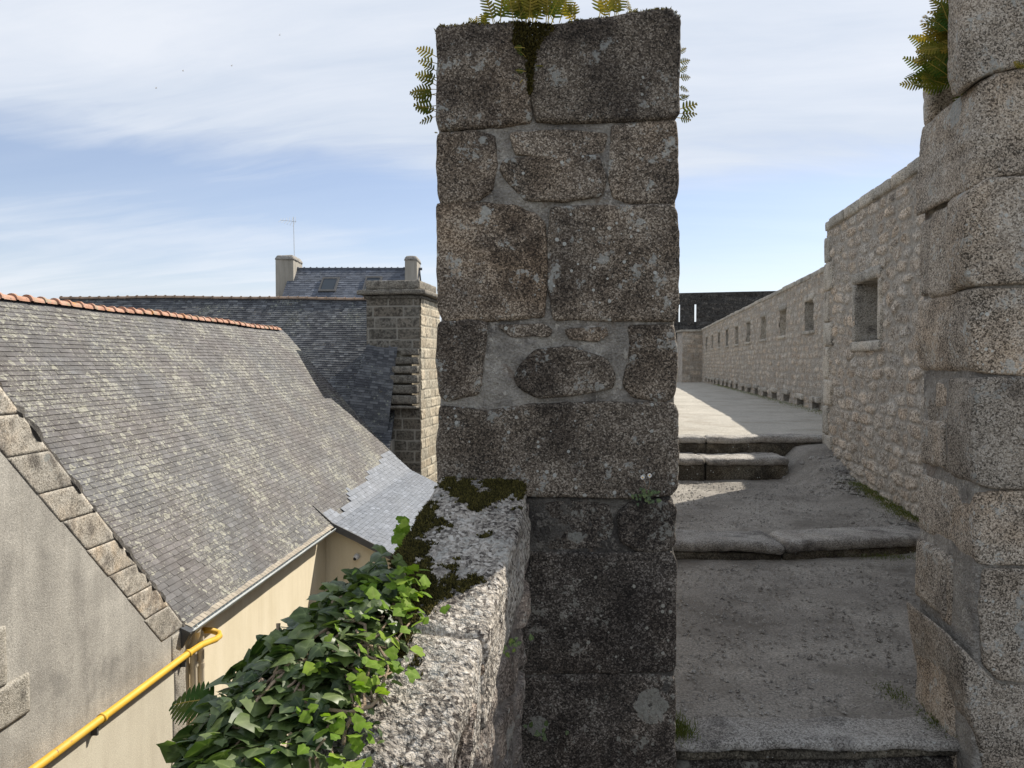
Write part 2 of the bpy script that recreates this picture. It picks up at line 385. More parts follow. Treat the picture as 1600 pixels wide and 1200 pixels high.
def slate_mat(name, c0, c1, lichen=.5, warm=.4, lcol=(.34, .34, .27), rough=.62, rings=True, gloss=.5, stains=.0):
    m, t, b, co = material(name)
    a = t.sep(t.node('ShaderNodeAttribute', attribute_name='col').outputs['Color'])
    col = t.ramp(a[0], [(0, c0), (.55, tuple((x+y)/2 for x, y in zip(c0, c1))), (.95, c1), (1, tuple(x*1.25 for x in c1))])
    col = t.mix(t.m('MULTIPLY', t.mapr(t.noise(co, .55, 4, .6), .4, .62), warm), col, t.mix(1, col, (1.10, .97, .90), 'MULTIPLY'))
    col = t.mix(1, col, t.ramp(t.noise(co, 9, 4), [(.25, .78), (.75, 1.2)]), 'MULTIPLY')
    br = t.noise(co, 34, 4, .65); big = t.noise(co, .8, 4, .6)
    wco = t.vm('ADD', co, t.vm('SCALE', t.noisec(co, 9, 3), scale=.10))
    lk = 0.
    for sc, th in ((6.2, .45), (13., .55), (22., .4)):
        dd = t.vor(wco, sc); pc = t.sep(t.vor(wco, sc, 'Color'))
        r_ = t.m('MULTIPLY', t.m('MULTIPLY', pc[0], t.mapr(big, .3, .7, .35, 1.1)), .48*(.6+lichen*.8))
        inside = t.m('LESS_THAN', t.m('ADD', dd, t.m('MULTIPLY', br, .16)), r_)
        sel = t.m('GREATER_THAN', pc[1], 1-th*lichen*1.5)
        if rings:
            ring = t.mapr(t.m('DIVIDE', dd, t.m('ADD', r_, .001)), .15, .75, .35, 1.); inside = t.m('MULTIPLY', inside, ring)
        lk = t.m('MAXIMUM', lk, t.m('MULTIPLY', inside, sel))
    fl = t.mapr(t.m('ADD', t.noise(co, 26, 5, .7), t.m('MULTIPLY', t.m('SUBTRACT', big, .5), .45)), .66-lichen*.10, .69-lichen*.10)
    lk = t.m('MAXIMUM', lk, t.m('MULTIPLY', fl, .42))
    col = t.mix(t.m('MULTIPLY', lk, .85), col, t.mix(t.noise(co, 17, 2), tuple(x*.75 for x in lcol), lcol))
    if stains > 0:
        st = t.mapr(t.noise(co, 2.3, 6, .7), .63, .70); col = t.mix(t.m('MULTIPLY', st, stains), col, (.13, .085, .03))
    t.put(b.inputs['Base Color'], col)
    t.put(b.inputs['Roughness'], t.mapr(t.noise(co, 5, 3), .3, .7, rough-.08, rough+.12)); b.inputs['Specular IOR Level'].default_value = gloss
    t.put(b.inputs['Normal'], t.bump(t.noise(co, 40, 5, .6), .35, .012))
    return m

def render_wall(name, c0, c1, spots=.0, streak=.4, grain=.5, patches=None, bump=.3):
    m, t, b, co = material(name)
    n = t.noise(co, 1.1, 8, .62, .4); st = t.noise(t.mapping(co, scale=(2.6, 2.6, .35)), 1.3, 6, .6)
    f = t.m('ADD', t.m('MULTIPLY', n, 1-streak), t.m('MULTIPLY', st, streak))
    col = t.ramp(f, [(.36, c0), (.62, c1)])
    col = t.mix(grain, col, t.mix(1, col, t.ramp(t.noise(co, 46, 4, .75), [(.3, .6), (.5, 1.), (.72, 1.45)]), 'MULTIPLY'))
    if patches:
        col = t.mix(t.mapr(t.noise(co, .95, 6, .6, .3), .56, .68, 0, .75), col, patches)
    dr_ = t.mapr(t.noise(t.mapping(co, scale=(5., 5., .22)), 1.6, 5, .7), .58, .72, 0, .45); col = t.mix(dr_, col, t.mix(1, col, (.74, .70, .66), 'MULTIPLY'))
    if spots > 0: col = t.mix(t.mapr(t.noise(co, 16, 4, .7), .70, .74, 0, spots), col, (.55, .53, .48))
    t.put(b.inputs['Base Color'], col); t.put(b.inputs['Normal'], t.bump(t.noise(co, 60, 4, .7), bump, .015))
    return m

def plain(name, c, rough=.6, metal=0., var=.25, sc=8., bump=0.):
    m, t, b, co = material(name)
    col = t.ramp(t.noise(co, sc, 6, .65), [(.3, tuple(x*(1-var) for x in c)), (.7, tuple(min(1, x*(1+var)) for x in c))])
    t.put(b.inputs['Base Color'], col); b.inputs['Roughness'].default_value = rough; b.inputs['Metallic'].default_value = metal
    if bump: t.put(b.inputs['Normal'], t.bump(t.noise(co, sc*5, 4), bump, .01))
    return m

def leaf_mat(name, c0, c1, vein=(.30, .36, .16), rough=.35, trans=.25, veinf=.5):
    m, t, b, co = material(name)
    a = t.sep(t.node('ShaderNodeAttribute', attribute_name='col').outputs['Color'])
    col = t.ramp(a[0], [(0, c0), (.7, tuple((x+y)/2 for x, y in zip(c0, c1))), (1, c1)])
    col = t.mix(t.m('MULTIPLY', t.m('POWER', a[1], 5.), veinf), col, vein)
    col = t.mix(1, col, t.ramp(t.noise(co, 60, 4), [(.3, .8), (.7, 1.2)]), 'MULTIPLY')
    t.put(b.inputs['Base Color'], col); b.inputs['Roughness'].default_value = rough; b.inputs['Specular IOR Level'].default_value = .5 if rough < .5 else .12
    tr = t.node('ShaderNodeBsdfTranslucent'); t.put(tr.inputs[0], t.mix(1, col, (1.5, 1.7, .6), 'MULTIPLY'))
    mx = t.node('ShaderNodeMixShader'); mx.inputs[0].default_value = trans
    t.l.new(b.outputs[0], mx.inputs[1]); t.l.new(tr.outputs[0], mx.inputs[2])
    t.l.new(mx.outputs[0], t.n['Material Output'].inputs['Surface'])
    return m

M = {}
M['pier'] = granite('pier granite', dark=(.030,.025,.020), mid=(.118,.098,.078), light=(.38,.34,.285), grain=140, lichen=.50, black=.42, warm=.38, ros=.35)
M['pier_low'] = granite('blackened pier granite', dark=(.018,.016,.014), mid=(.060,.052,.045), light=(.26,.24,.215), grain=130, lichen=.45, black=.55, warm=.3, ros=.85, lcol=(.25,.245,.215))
M['pier_mid'] = granite('stained pier granite', dark=(.022,.019,.017), mid=(.088,.075,.063), light=(.32,.295,.255), grain=130, lichen=.5, black=.55, warm=.4, ros=.4, lcol=(.30,.30,.27))
M['coping'] = granite('pale coping granite', dark=(.075,.064,.056), mid=(.33,.30,.26), light=(.66,.62,.56), grain=70, lichen=.6, black=.30, warm=.15, ros=.2, lcol=(.52,.505,.46), bump=1., rough_sc=1.5)
M['jamb'] = granite('jamb granite', dark=(.055,.047,.038), mid=(.25,.222,.185), light=(.52,.48,.42), grain=130, lichen=.5, black=.10, warm=.4, ros=.25)
M['step'] = granite('step granite', dark=(.13,.12,.11), mid=(.28,.265,.24), light=(.48,.465,.43), grain=130, lichen=.15, black=.3, warm=.15, ros=0)
M['raking'] = granite('raking block granite', dark=(.20,.185,.155), mid=(.36,.335,.29), light=(.55,.52,.46), grain=60, lichen=.35, black=.42, warm=.5, ros=.1)
M['mortar'] = mortar_mat('grey mortar', (.17,.155,.135), (.46,.43,.38), .30)
M['mortar_dark'] = mortar_mat('blackened mortar', (.045,.04,.036), (.20,.185,.16), .6)
M['rubble'] = granite('rubble masonry', dark=(.17,.15,.125), mid=(.36,.328,.28), light=(.64,.60,.54), grain=55, lichen=.42, black=.14, warm=.4, ros=0, attr=True, spread=.20, bump=.8, rough_sc=1.8, lcol=(.50,.48,.45))
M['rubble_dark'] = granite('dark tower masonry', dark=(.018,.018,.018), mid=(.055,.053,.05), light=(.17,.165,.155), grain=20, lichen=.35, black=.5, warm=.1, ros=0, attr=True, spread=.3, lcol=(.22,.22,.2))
M['parapet_face'] = granite('parapet face masonry', dark=(.06,.05,.045), mid=(.20,.175,.155), light=(.52,.48,.44), grain=110, lichen=.5, black=.45, warm=.3, ros=.15, attr=True, spread=.35, bump=1.)
M['ashlar_shaded'] = granite('shaded blackened ashlar', dark=(.08,.074,.062), mid=(.125,.116,.098), light=(.19,.178,.15), grain=9, lichen=.3, black=.3, warm=.1, ros=0, attr=True, spread=.25, lcol=(.2,.2,.17), mort=(1.9, 2.5))  # black-lichened front; its shade is also darkened into the colour
M['ashlar_plain'] = granite('weathering stone', dark=(.10,.09,.075), mid=(.16,.145,.12), light=(.26,.24,.20), grain=20, lichen=.4, black=.3, warm=.1, ros=0, lcol=(.3,.3,.25))
M['ashlar'] = granite('chimney ashlar', dark=(.32,.29,.23), mid=(.42,.385,.305), light=(.52,.48,.39), grain=9, lichen=.2, black=.3, warm=.1, ros=0, attr=True, spread=.22, lcol=(.30,.29,.24))  # lighter counterpart: sunlight on the stack's side is put into the colour
M['dressed'] = granite('dressed granite', dark=(.19,.175,.145), mid=(.36,.335,.285), light=(.54,.51,.46), grain=80, lichen=.3, black=.25, warm=.25, ros=0)
M['slate'] = slate_mat('weathered slate', (.050,.047,.046), (.094,.093,.096), lichen=1.0, warm=.9, lcol=(.35,.34,.265))
M['slate_new'] = slate_mat('new blue slate', (.16,.175,.20), (.215,.235,.27), lichen=.03, warm=.1, rough=.5, gloss=.4)
M['slate_dark'] = slate_mat('dark mossy slate', (.04,.042,.048), (.14,.145,.15), lichen=.55, warm=.15, lcol=(.34,.35,.27), stains=.4)
M['slate_far'] = slate_mat('far slate', (.07,.08,.10), (.13,.145,.175), lichen=.02, warm=.1)
M['terracotta'] = plain('terracotta', (.48,.20,.10), .85, 0, .45, 9., .3)
M['cement'] = plain('ridge cement', (.30,.27,.24), .9)
M['grey_render'] = render_wall('grey gable render', (.24,.225,.20), (.46,.435,.385), spots=.8, streak=.4, grain=.8, patches=(.15,.143,.13), bump=.6)
M['pale_render'] = render_wall('pale render', (.50,.45,.35), (.62,.57,.45), streak=.5, grain=.25)
M['cream'] = render_wall('cream render', (.70,.61,.43), (.80,.71,.53), streak=.6, grain=.12, bump=.08)
M['chim_render'] = render_wall('chimney render', (.26,.24,.20), (.38,.35,.30), streak=.7, grain=.3)
M['zinc'] = plain('zinc', (.50,.53,.52), .42, .55, .2, 3.)
M['zinc_stained'] = plain('stained zinc', (.31,.27,.21), .6, .2, .35, 4.)
M['lead'] = plain('lead flashing', (.07,.072,.075), .5, .3, .3, 5.)
m, t, b, co = material('chipped yellow paint')
col = t.ramp(t.noise(co, 3, 5), [(.3, (.60,.34,.03)), (.7, (.74,.45,.04))])
col = t.mix(t.mapr(t.noise(co, 13, 5, .7), .64, .67, 0, .85), col, (.10,.06,.035)); col = t.mix(t.mapr(t.noise(co, 2.2, 4), .5, .7, 0, .35), col, (.42,.30,.12))
t.put(b.inputs['Base Color'], col); b.inputs['Roughness'].default_value = .55; M['yellow'] = m
M['beige'] = plain('beige plastic', (.56,.49,.37), .45, 0, .08, 3.)
M['dark'] = plain('dark void', (.02,.02,.02), .9)
M['steel'] = plain('galvanised steel', (.55,.56,.56), .45, .4, .15, 5.)
M['white'] = plain('white plastic', (.72,.72,.70), .4, 0, .05, 5.)
M['fascia'] = plain('grey fascia', (.075,.073,.07), .6, 0, .2, 5.)
M['bark'] = plain('ivy bark', (.30,.22,.15), .85, 0, .35, 40., .5)
M['ivy'] = leaf_mat('ivy leaves', (.022,.05,.014), (.21,.27,.08), rough=.44, veinf=.6)
M['ivy_young'] = leaf_mat('young ivy leaves', (.11,.20,.02), (.22,.31,.04), vein=(.3,.36,.10), trans=.3, rough=.6)
M['fern'] = leaf_mat('fern fronds', (.035,.075,.012), (.34,.23,.045), rough=.75, trans=.30, veinf=.25)
M['moss'] = leaf_mat('moss', (.022,.022,.009), (.25,.21,.06), rough=.95, trans=.1, veinf=0)
M['grass'] = leaf_mat('grass blades', (.06,.085,.02), (.20,.19,.06), rough=.7, trans=.3, veinf=0)
M['petal'] = plain('daisy petal', (.8,.78,.76), .6, 0, .03)
M['pollen'] = plain('daisy centre', (.7,.45,.04), .7, 0, .05)
gm, gt, gb, gco = material('window glass'); gb.inputs['Base Color'].default_value = (.03,.04,.05,1); gb.inputs['Roughness'].default_value = .08; M['glass'] = gm

def ground_mat(name, c0, c1, dirt, peb=.5):
    m, t, b, co = material(name)
    big = t.noise(co, 1.3, 6, .6, .3); fine = t.noise(co, 95, 3, .7)
    col = t.ramp(big, [(.33, c0), (.66, c1)])
    col = t.mix(.8, col, t.mix(1, col, t.ramp(fine, [(.3, .35), (.5, 1.), (.68, 1.7)]), 'MULTIPLY'))
    pc = t.sep(t.vor(co, 55, 'Color')); pd = t.vor(co, 55)
    pm = t.m('MULTIPLY', t.m('LESS_THAN', pd, .33), t.m('GREATER_THAN', pc[0], .72))
    col = t.mix(t.m('MULTIPLY', pm, peb), col, t.ramp(pc[1], [(0, (.10,.09,.08)), (1, (.42,.39,.35))]))
    dm = t.mapr(t.noise(co, 2.0, 7, .7), .47, .66, 0, .85); col = t.mix(dm, col, dirt)
    t.put(b.inputs['Base Color'], col)
    h = t.m('ADD', t.m('MULTIPLY', fine, .6), t.m('ADD', t.noise(co, 18, 5, .6), t.m('MULTIPLY', pm, .5)))
    t.put(b.inputs['Normal'], t.bump(h, .8, .02)); return m
M['path_low'] = ground_mat('trodden stony earth', (.20,.182,.158), (.34,.315,.275), (.13,.115,.095))
M['path_high'] = ground_mat('pale gravel screed', (.36,.335,.285), (.46,.43,.37), (.30,.27,.22), .7)
M['earth'] = ground_mat('town ground', (.13,.12,.10), (.2,.18,.15), (.1,.1,.07))

# ------------------------------------------------------------------ setting: ground far below, walkway landings
g = MB(); g.add([(-900,-900,-9),(900,-900,-9),(900,1500,-9),(-900,1500,-9)], [(0,1,2,3)])
tag(g.build('ground', M['earth']), None, None, None, 'structure')

def pin(Y): return -.349+.15*Y          # inner line of the left parapet
def pout(Y): return -.673+.15*Y         # its outer (town) line
def xnear(Y): return 2.415+.141*Y       # near right wall
def xfar(Y): return 3.25+.16*Y          # far right wall
L0, L1 = -1.80, -1.45
def landing2(X, Y):
    z = -1.352+.045*np.clip((Y-5.9)/2.6, 0, 1)
    k = np.clip((X-3.0)/.35, 0, 1)*np.clip((Y-7.2)/1.7, 0, 1)
    return z+k*.30
def lfloor4(X, Y): return -.885+.035*np.clip((Y-9)/3, 0, 1)-.0075*np.clip(Y-25, 0, 99)
def sheet(name, xl, xr, y0, y1, zf, step, mat, amp=.012, seed=1, edge=0.):
    ys = np.arange(y0, y1+step*.5, step); n = max(8, int(3.2/step)); V = []
    t = np.linspace(0, 1, n)
    X = np.array([xl(y)+(xr(y)-xl(y))*t for y in ys]); Yg = np.repeat(ys[:, None], n, 1)
    P = np.c_[X.ravel(), Yg.ravel(), np.zeros(X.size)]
    z = zf(X.ravel(), Yg.ravel())+fbm(P, 2.5, 3, seed)*amp+vn(P, 20, seed+4)*amp*.25
    if edge > 0:                       # earth heaps against the right wall foot
        dr = np.repeat(np.array([xr(y) for y in ys])[:, None], n, 1).ravel()-X.ravel()
        z = z+edge*np.exp(-dr/.22)*(.6+.6*vn(P, 3.5, seed+8))*np.clip((Yg.ravel()-y0-.15)/.5, 0, 1)
    P[:, 2] = z
    f = [(i*n+k, i*n+k+1, (i+1)*n+k+1, (i+1)*n+k) for i in range(len(ys)-1) for k in range(n-1)]
    return tag(build(name, P, f, mat, smooth=True), None, None, None, 'structure')
sheet('floor', lambda y: pin(y)+.0, lambda y: 2.6, -3, 3.0, lambda x, y: L0+x*0, .06, M['path_low'], seed=2)
sheet('landing', lambda y: pin(y), lambda y: xnear(y)+.05, 2.98, 5.80, lambda x, y: L1-.006-.004*(y-3)+x*0, .035, M['path_low'], .018, 3, .07)
sheet('landing', lambda y: pin(y), lambda y: xnear(y)+.05, 5.98, 9.2, landing2, .04, M['path_low'], .016, 4, .10)
sheet('walkway', lambda y: pin(y), lambda y: xfar(y)+.05, 9.2, 37.2, lfloor4, .08, M['path_high'], .008, 5, .03)

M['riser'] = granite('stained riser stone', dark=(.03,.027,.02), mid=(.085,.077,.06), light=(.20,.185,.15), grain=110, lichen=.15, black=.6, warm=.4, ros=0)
# steps --------------------------------------------------------------
def step_thing(label, blocks, z, name='stone_step'):
    b0 = blocks[0]; t = thing(name, (b0[0][0], b0[0][1], z-.2), label, 'step', 'worn granite steps up to the walkway')
    for i, (a, b, d0, d1, zt, zb) in enumerate(blocks):     # a,b front ends (x,y), depth at each end
        c = [(a[0],a[1],zb),(b[0],b[1],zb),(b[0],b[1]+d1,zb),(a[0],a[1]+d0,zb),(a[0],a[1],zt),(b[0],b[1],zt),(b[0],b[1]+d1,zt),(a[0],a[1]+d0,zt)]
        th = min(.085, (zt-zb)*.5); ct = [Vector((q[0], q[1], zt-th)) for q in c[:4]]+[Vector(q) for q in c[4:]]
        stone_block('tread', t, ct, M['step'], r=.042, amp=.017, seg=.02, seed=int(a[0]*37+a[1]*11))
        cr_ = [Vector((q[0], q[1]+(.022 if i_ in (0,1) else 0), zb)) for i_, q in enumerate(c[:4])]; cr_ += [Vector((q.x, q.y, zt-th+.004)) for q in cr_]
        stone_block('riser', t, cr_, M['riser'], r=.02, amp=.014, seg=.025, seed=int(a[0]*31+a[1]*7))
    return t
step_thing('lowest granite step, between the feet of the two gateway piers', [((.62,2.88),(1.76,2.90),.23,.20,L1+.004,-1.53)], L1)
low_ = [o for o in scene.objects if o.name.startswith('stone_step')][0]
stone_block('riser_stone', low_, [(.62,2.91,-2.0),(1.76,2.93,-2.0),(1.76,3.1,-2.0),(.62,3.1,-2.0),(.62,2.91,-1.525),(1.76,2.93,-1.525),(1.76,3.1,-1.525),(.62,3.1,-1.525)], M['pier_low'], r=.03, amp=.015, seg=.02, seed=77)  # near-black stone puts the deep shade under the tread into its colour
step_thing('second step up, a bowed kerb of two long stones', [((.46,5.76),(2.0,5.62),.42,.50,-1.33,-1.7),((2.02,5.62),(3.36,5.90),.44,.38,-1.325,-1.7)], -1.33)
step_thing('short granite step ending in the middle, just below the top step', [((1.0,8.50),(2.15,8.48),.56,.58,-1.052,-1.5),((2.16,8.48),(3.10,8.54),.58,.50,-1.06,-1.5)], -1.05)
step_thing('top step at the edge of the gravel walkway', [((1.0,9.06),(2.3,9.05),.3,.3,-.872,-1.3),((2.31,9.05),(3.76,9.07),.3,.3,-.868,-1.3)], -.87)

# ------------------------------------------------------------------ gate pier (centre)
PY = 2.7
pier = thing('gate_pier', (.16, 3.0, -1.7), 'tall square pier of big dark granite blocks in the centre, ferns growing on its top', 'stone pier')
blocks = [
 # outline, material, proud, radius
 ([(682,44),(740,40),(806,37),(818,70),(825,100),(829,150),(829,192),(760,199),(690,203),(681,180),(680,110)], 'pier', .012, .030),
 ([(852,42),(930,30),(1000,19),(1046,15),(1061,30),(1063,100),(1062,180),(1040,186),(950,187),(870,191),(838,188),(832,130),(838,85)], 'pier', .014, .030),
 ([(681,210),(740,206),(772,212),(776,255),(768,298),(742,314),(690,319),(681,296),(679,250)], 'pier', .006, .026),
 ([(798,208),(870,205),(946,208),(940,238),(880,246),(806,240)], 'pier', .008, .014),
 ([(790,252),(850,246),(934,243),(947,276),(940,304),(880,313),(822,313),(800,290),(784,270)], 'pier', .011, .020),
 ([(957,197),(1010,190),(1057,188),(1061,240),(1058,300),(1050,317),(990,315),(958,312),(950,270)], 'pier', .006, .026),
 ([(684,321),(740,318),(806,320),(838,335),(851,352),(853,420),(848,494),(770,499),(694,498),(684,480),(682,400)], 'pier', .008, .026),
 ([(864,324),(930,321),(1050,322),(1060,335),(1063,400),(1060,485),(1050,500),(960,499),(868,498),(859,450),(858,380)], 'pier', .010, .022),
 ([(687,506),(730,502),(762,506),(757,540),(750,612),(700,624),(690,615),(686,560)], 'pier', .010, .024),
 ([(778,506),(848,506),(862,514),(856,524),(800,524)], 'pier', .006, .010),
 ([(884,512),(944,510),(948,520),(930,530),(892,527)], 'pier', .006, .010),
 ([(812,572),(838,548),(890,544),(946,562),(958,585),(954,606),(900,616),(842,620),(812,606),(804,590)], 'pier', .012, .018),
 ([(984,511),(1030,508),(1054,510),(1058,550),(1055,616),(1035,627),(990,618),(976,600),(984,560)], 'pier', .006, .026),
 ([(690,634),(760,642),(838,632),(940,630),(1050,630),(1058,645),(1056,762),(1045,774),(980,778),(900,774),(780,776),(690,776),(687,700)], 'pier', .008, .024),
 ([(690,786),(800,782),(900,784),(955,790),(958,830),(950,856),(840,860),(700,860)], 'pier_mid', -.006, .024),
 ([(968,800),(990,786),(1044,782),(1055,796),(1054,848),(1042,862),(1000,862),(972,846)], 'pier_mid', .010, .030),
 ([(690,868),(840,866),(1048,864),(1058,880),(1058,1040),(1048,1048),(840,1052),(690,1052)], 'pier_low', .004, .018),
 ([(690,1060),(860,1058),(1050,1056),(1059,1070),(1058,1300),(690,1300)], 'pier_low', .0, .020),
]
for i, (o, mt, pr, r) in enumerate(blocks):
    poly_stone('stone_block', pier, o, PY, .58, M[mt], r=r, amp=.006, seed=100+i, proud=pr)
def mortar_core(name, parent, x0, x1, z0, z1, y0, y1, mat, shear=0, amp=.009, seed=5):
    stone_block(name, parent, [(x0,y0,z0),(x1,y0,z0),(x1+shear,y1,z0),(x0+shear,y1,z0),(x0,y0,z1),(x1,y0,z1),(x1+shear,y1,z1),(x0+shear,y1,z1)],
                mat, r=.02, amp=amp, seg=.014, seed=seed, maxn=140)
xl, xr = at(685.5, 600, PY).x, at(1056.5, 600, PY).x
mortar_core('mortar', pier, xl, xr, at(0,775,PY).z, at(0,64,PY).z, PY+.006, PY+.56, M['mortar'], seed=8, amp=.013)
mortar_core('mortar', pier, xl, xr, -1.75, at(0,776,PY).z, PY+.006, PY+.55, M['mortar_dark'], seed=9)

# ------------------------------------------------------------------ right-hand gate jamb
JY = 2.78; JD = (.16, 1, 0); LX = 1860
jamb = thing('gate_pier', (2.2, 3.1, -1.7), 'massive granite gate pier cut off by the right edge of the picture', 'stone pier')
jb = [
 ([(1514,-140),(LX,-150),(LX,92),(1600,98),(1548,112),(1518,130),(1508,100),(1506,40)], .16, .0, .035),
 ([(1532,128),(1562,114),(1600,106),(LX,100),(LX,262),(1600,268),(1556,274),(1520,292),(1524,240),(1528,180)], .57, .0, .045),
 ([(1512,302),(1540,282),(1600,278),(LX,272),(LX,438),(1600,442),(1520,444),(1508,430),(1507,350)], .20, .012, .030),
 ([(1524,452),(1560,450),(LX,448),(LX,580),(1600,586),(1540,584),(1526,575),(1520,520)], .57, .0, .035),
 ([(1524,594),(1560,590),(LX,592),(LX,762),(1600,764),(1545,762),(1524,750),(1520,680)], .24, .006, .032),
 ([(1530,774),(1560,770),(LX,768),(LX,878),(1600,882),(1534,882),(1526,860)], .57, .0, .030),
 ([(1538,892),(1600,890),(LX,888),(LX,1062),(1600,1064),(1560,1062),(1540,1040),(1534,950)], .24, .006, .028),
 ([(1500,1010),(1530,1040),(1565,1072),(1620,1074),(LX,1070),(LX,1400),(1560,1400),(1540,1200),(1510,1080)], .57, .0, .035),
]
for i, (o, dp, pr, r) in enumerate(jb):
    poly_stone('stone_block', jamb, o, JY, dp, M['jamb'], r=r, amp=.007, seed=200+i, D=JD, proud=pr, seg=.016)
def reveal_block(pyt, pyb, y0, y1, out=0., seed=0, w=.3, r=.02, mat='jamb', skew=0.):
    """stone on the reveal: heights given by the image row at the front corner"""
    zt, zb = -(pyt-567)/1200*JY, -(pyb-567)/1200*JY; x0 = 1.678+.16*(y0-JY)-out; x1 = 1.678+.16*(y1-JY)-out
    stone_block('stone_block', jamb, [(x0,y0,zb),(x0+w,y0,zb),(x1+w,y1,zb),(x1,y1,zb+skew),(x0,y0,zt),(x0+w,y0,zt),(x1+w,y1,zt),(x1,y1,zt+skew)],
                M[mat], r=r, amp=.010, seg=.016, seed=seed)
reveal_block(296, 452, 2.93, 3.20, .022, 307, r=.03)
reveal_block(596, 764, 2.98, 3.35, -.016, 308, r=.03)
reveal_block(893, 1020, 2.98, 3.10, -.012, 309, r=.03)
reveal_block(302, 444, 3.19, 3.34, .012, 301)
reveal_block(330, 420, 3.04, 3.14, -.012, 302, r=.03)
reveal_block(600, 650, 3.05, 3.18, -.006, 303)
reveal_block(668, 752, 3.06, 3.34, -.004, 304)
reveal_block(893, 1010, 3.02, 3.34, .006, 305, r=.03)
reveal_block(1020, 1400, 2.90, 3.37, .010, 306, r=.10)
# small stone jutting from the back of the jamb behind the ferns
stone_block('stone_block', jamb, [(1.80,3.34,1.04),(2.6,3.34,1.04),(2.6,3.46,1.04),(1.82,3.46,1.04),(1.80,3.34,1.34),(2.6,3.34,1.34),(2.6,3.46,1.34),(1.82,3.46,1.34)], M['jamb'], r=.04, amp=.012, seed=311)
jx = 1.706
mortar_core('mortar', jamb, jx-.012, 3.1, -1.75, .98, JY+.014, JY+.56, M['mortar'], shear=.089, seed=14, amp=.010)
mortar_core('wall_core', jamb, 1.86, 3.1, .98, 1.72, JY+.10, JY+.50, M['jamb'], seed=16, amp=.02)
# rest of the cross wall beyond the frame edge (seen only from other positions)
mortar_core('wall_core', jamb, 3.1, 4.4, -1.75, 1.55, JY+.02, JY+.53, M['jamb'], seed=15)

# ------------------------------------------------------------------ left parapet
para = thing('parapet_wall', (-.3, 1.8, -1.7), 'low lichen-crusted granite parapet with mossy coping running up to the central pier', 'wall')
ztab_y = [.4, 1.0, 1.38, 1.57, 1.675, 2.0, 2.28, 2.7]; ztab_z = [-1.22, -1.0, -.875, -.80, -.735, -.625, -.53, -.395]
def ztop(Y): return float(np.interp(Y, ztab_y, ztab_z))
segs = [(1.905, 2.715, 0), (1.53, 1.90, .0), (1.02, 1.525, -.004), (.5, 1.015, -.01)]
for i, (a, b, dz_) in enumerate(segs):
    za, zb = ztop(a)+dz_, ztop(b)+dz_; jx_ = [0, -.010, .004, -.006][i]; H_ = .25
    c = [(pout(a),a,za-H_),(pin(a)+jx_,a,za-H_-.02),(pin(b)+jx_,b,zb-H_-.03),(pout(b),b,zb-H_),
         (pout(a),a,za),(pin(a)+jx_,a,za-.012),(pin(b)+jx_,b,zb-.008),(pout(b),b,zb)]
    stone_block('coping_stone', para, c, M['coping'], r=.024, amp=.020, seg=.010, seed=400, maxn=90)
masonry('inner_face', para, (pin(.3)-.035, .3, -1.75), Vector((.15,1,0)).normalized(), (0,0,1), Vector((1,-.15,0)).normalized(),
        2.43, 1.36, .010, (.13,.24), (.18,.42), .030, 21, M['parapet_face'], rubble=(.34,.17), warp=.035, rough=.014,
        topfn=lambda u: np.array([ztop(y) for y in (.3+np.atleast_1d(u)*.989)])+1.75-.10)
cr = MB(); cr.hexa([(pout(.3)+.02,.3,-8.9),(pin(.3)-.05,.3,-8.9),(pin(2.69)-.05,2.69,-8.9),(pout(2.69)+.02,2.69,-8.9),
                    (pout(.3)+.02,.3,-1.32),(pin(.3)-.05,.3,-1.32),(pin(2.69)-.05,2.69,-.56),(pout(2.69)+.02,2.69,-.56)])
cr.build('wall_core', M['parapet_face'], para)
# parapet continuing beyond the pier (hidden by it from the photo's position)
par2 = thing('parapet_wall', (.6, 9, -1.5), 'granite parapet on the town side of the walkway, hidden behind the central pier', 'wall')
U2 = Vector((.15,1,0)).normalized()
masonry('inner_face', par2, (pin(3.32), 3.32, -1.6), U2, (0,0,1), Vector((1,-.15,0)).normalized(), 34, 1.75, .05, (.15,.25), (.2,.5), .02, 23, M['rubble'],
        warp=.04, thick=.33, topfn=lambda u: np.clip(1.2+.05*u, 1.2, 1.55))
rw = MB(); rw.hexa([(pout(-3),-3,-8.9),(pin(-3),-3,-8.9),(pin(37),37,-8.9),(pout(37),37,-8.9),(pout(-3),-3,-1.76),(pin(-3),-3,-1.76),(pin(37),37,-1.62),(pout(37),37,-1.62)])
tag(rw.build('retaining_wall', M['parapet_face'], base=(0, 10, -9)), 'rough stone retaining wall dropping from the parapet into the lane below', 'wall')

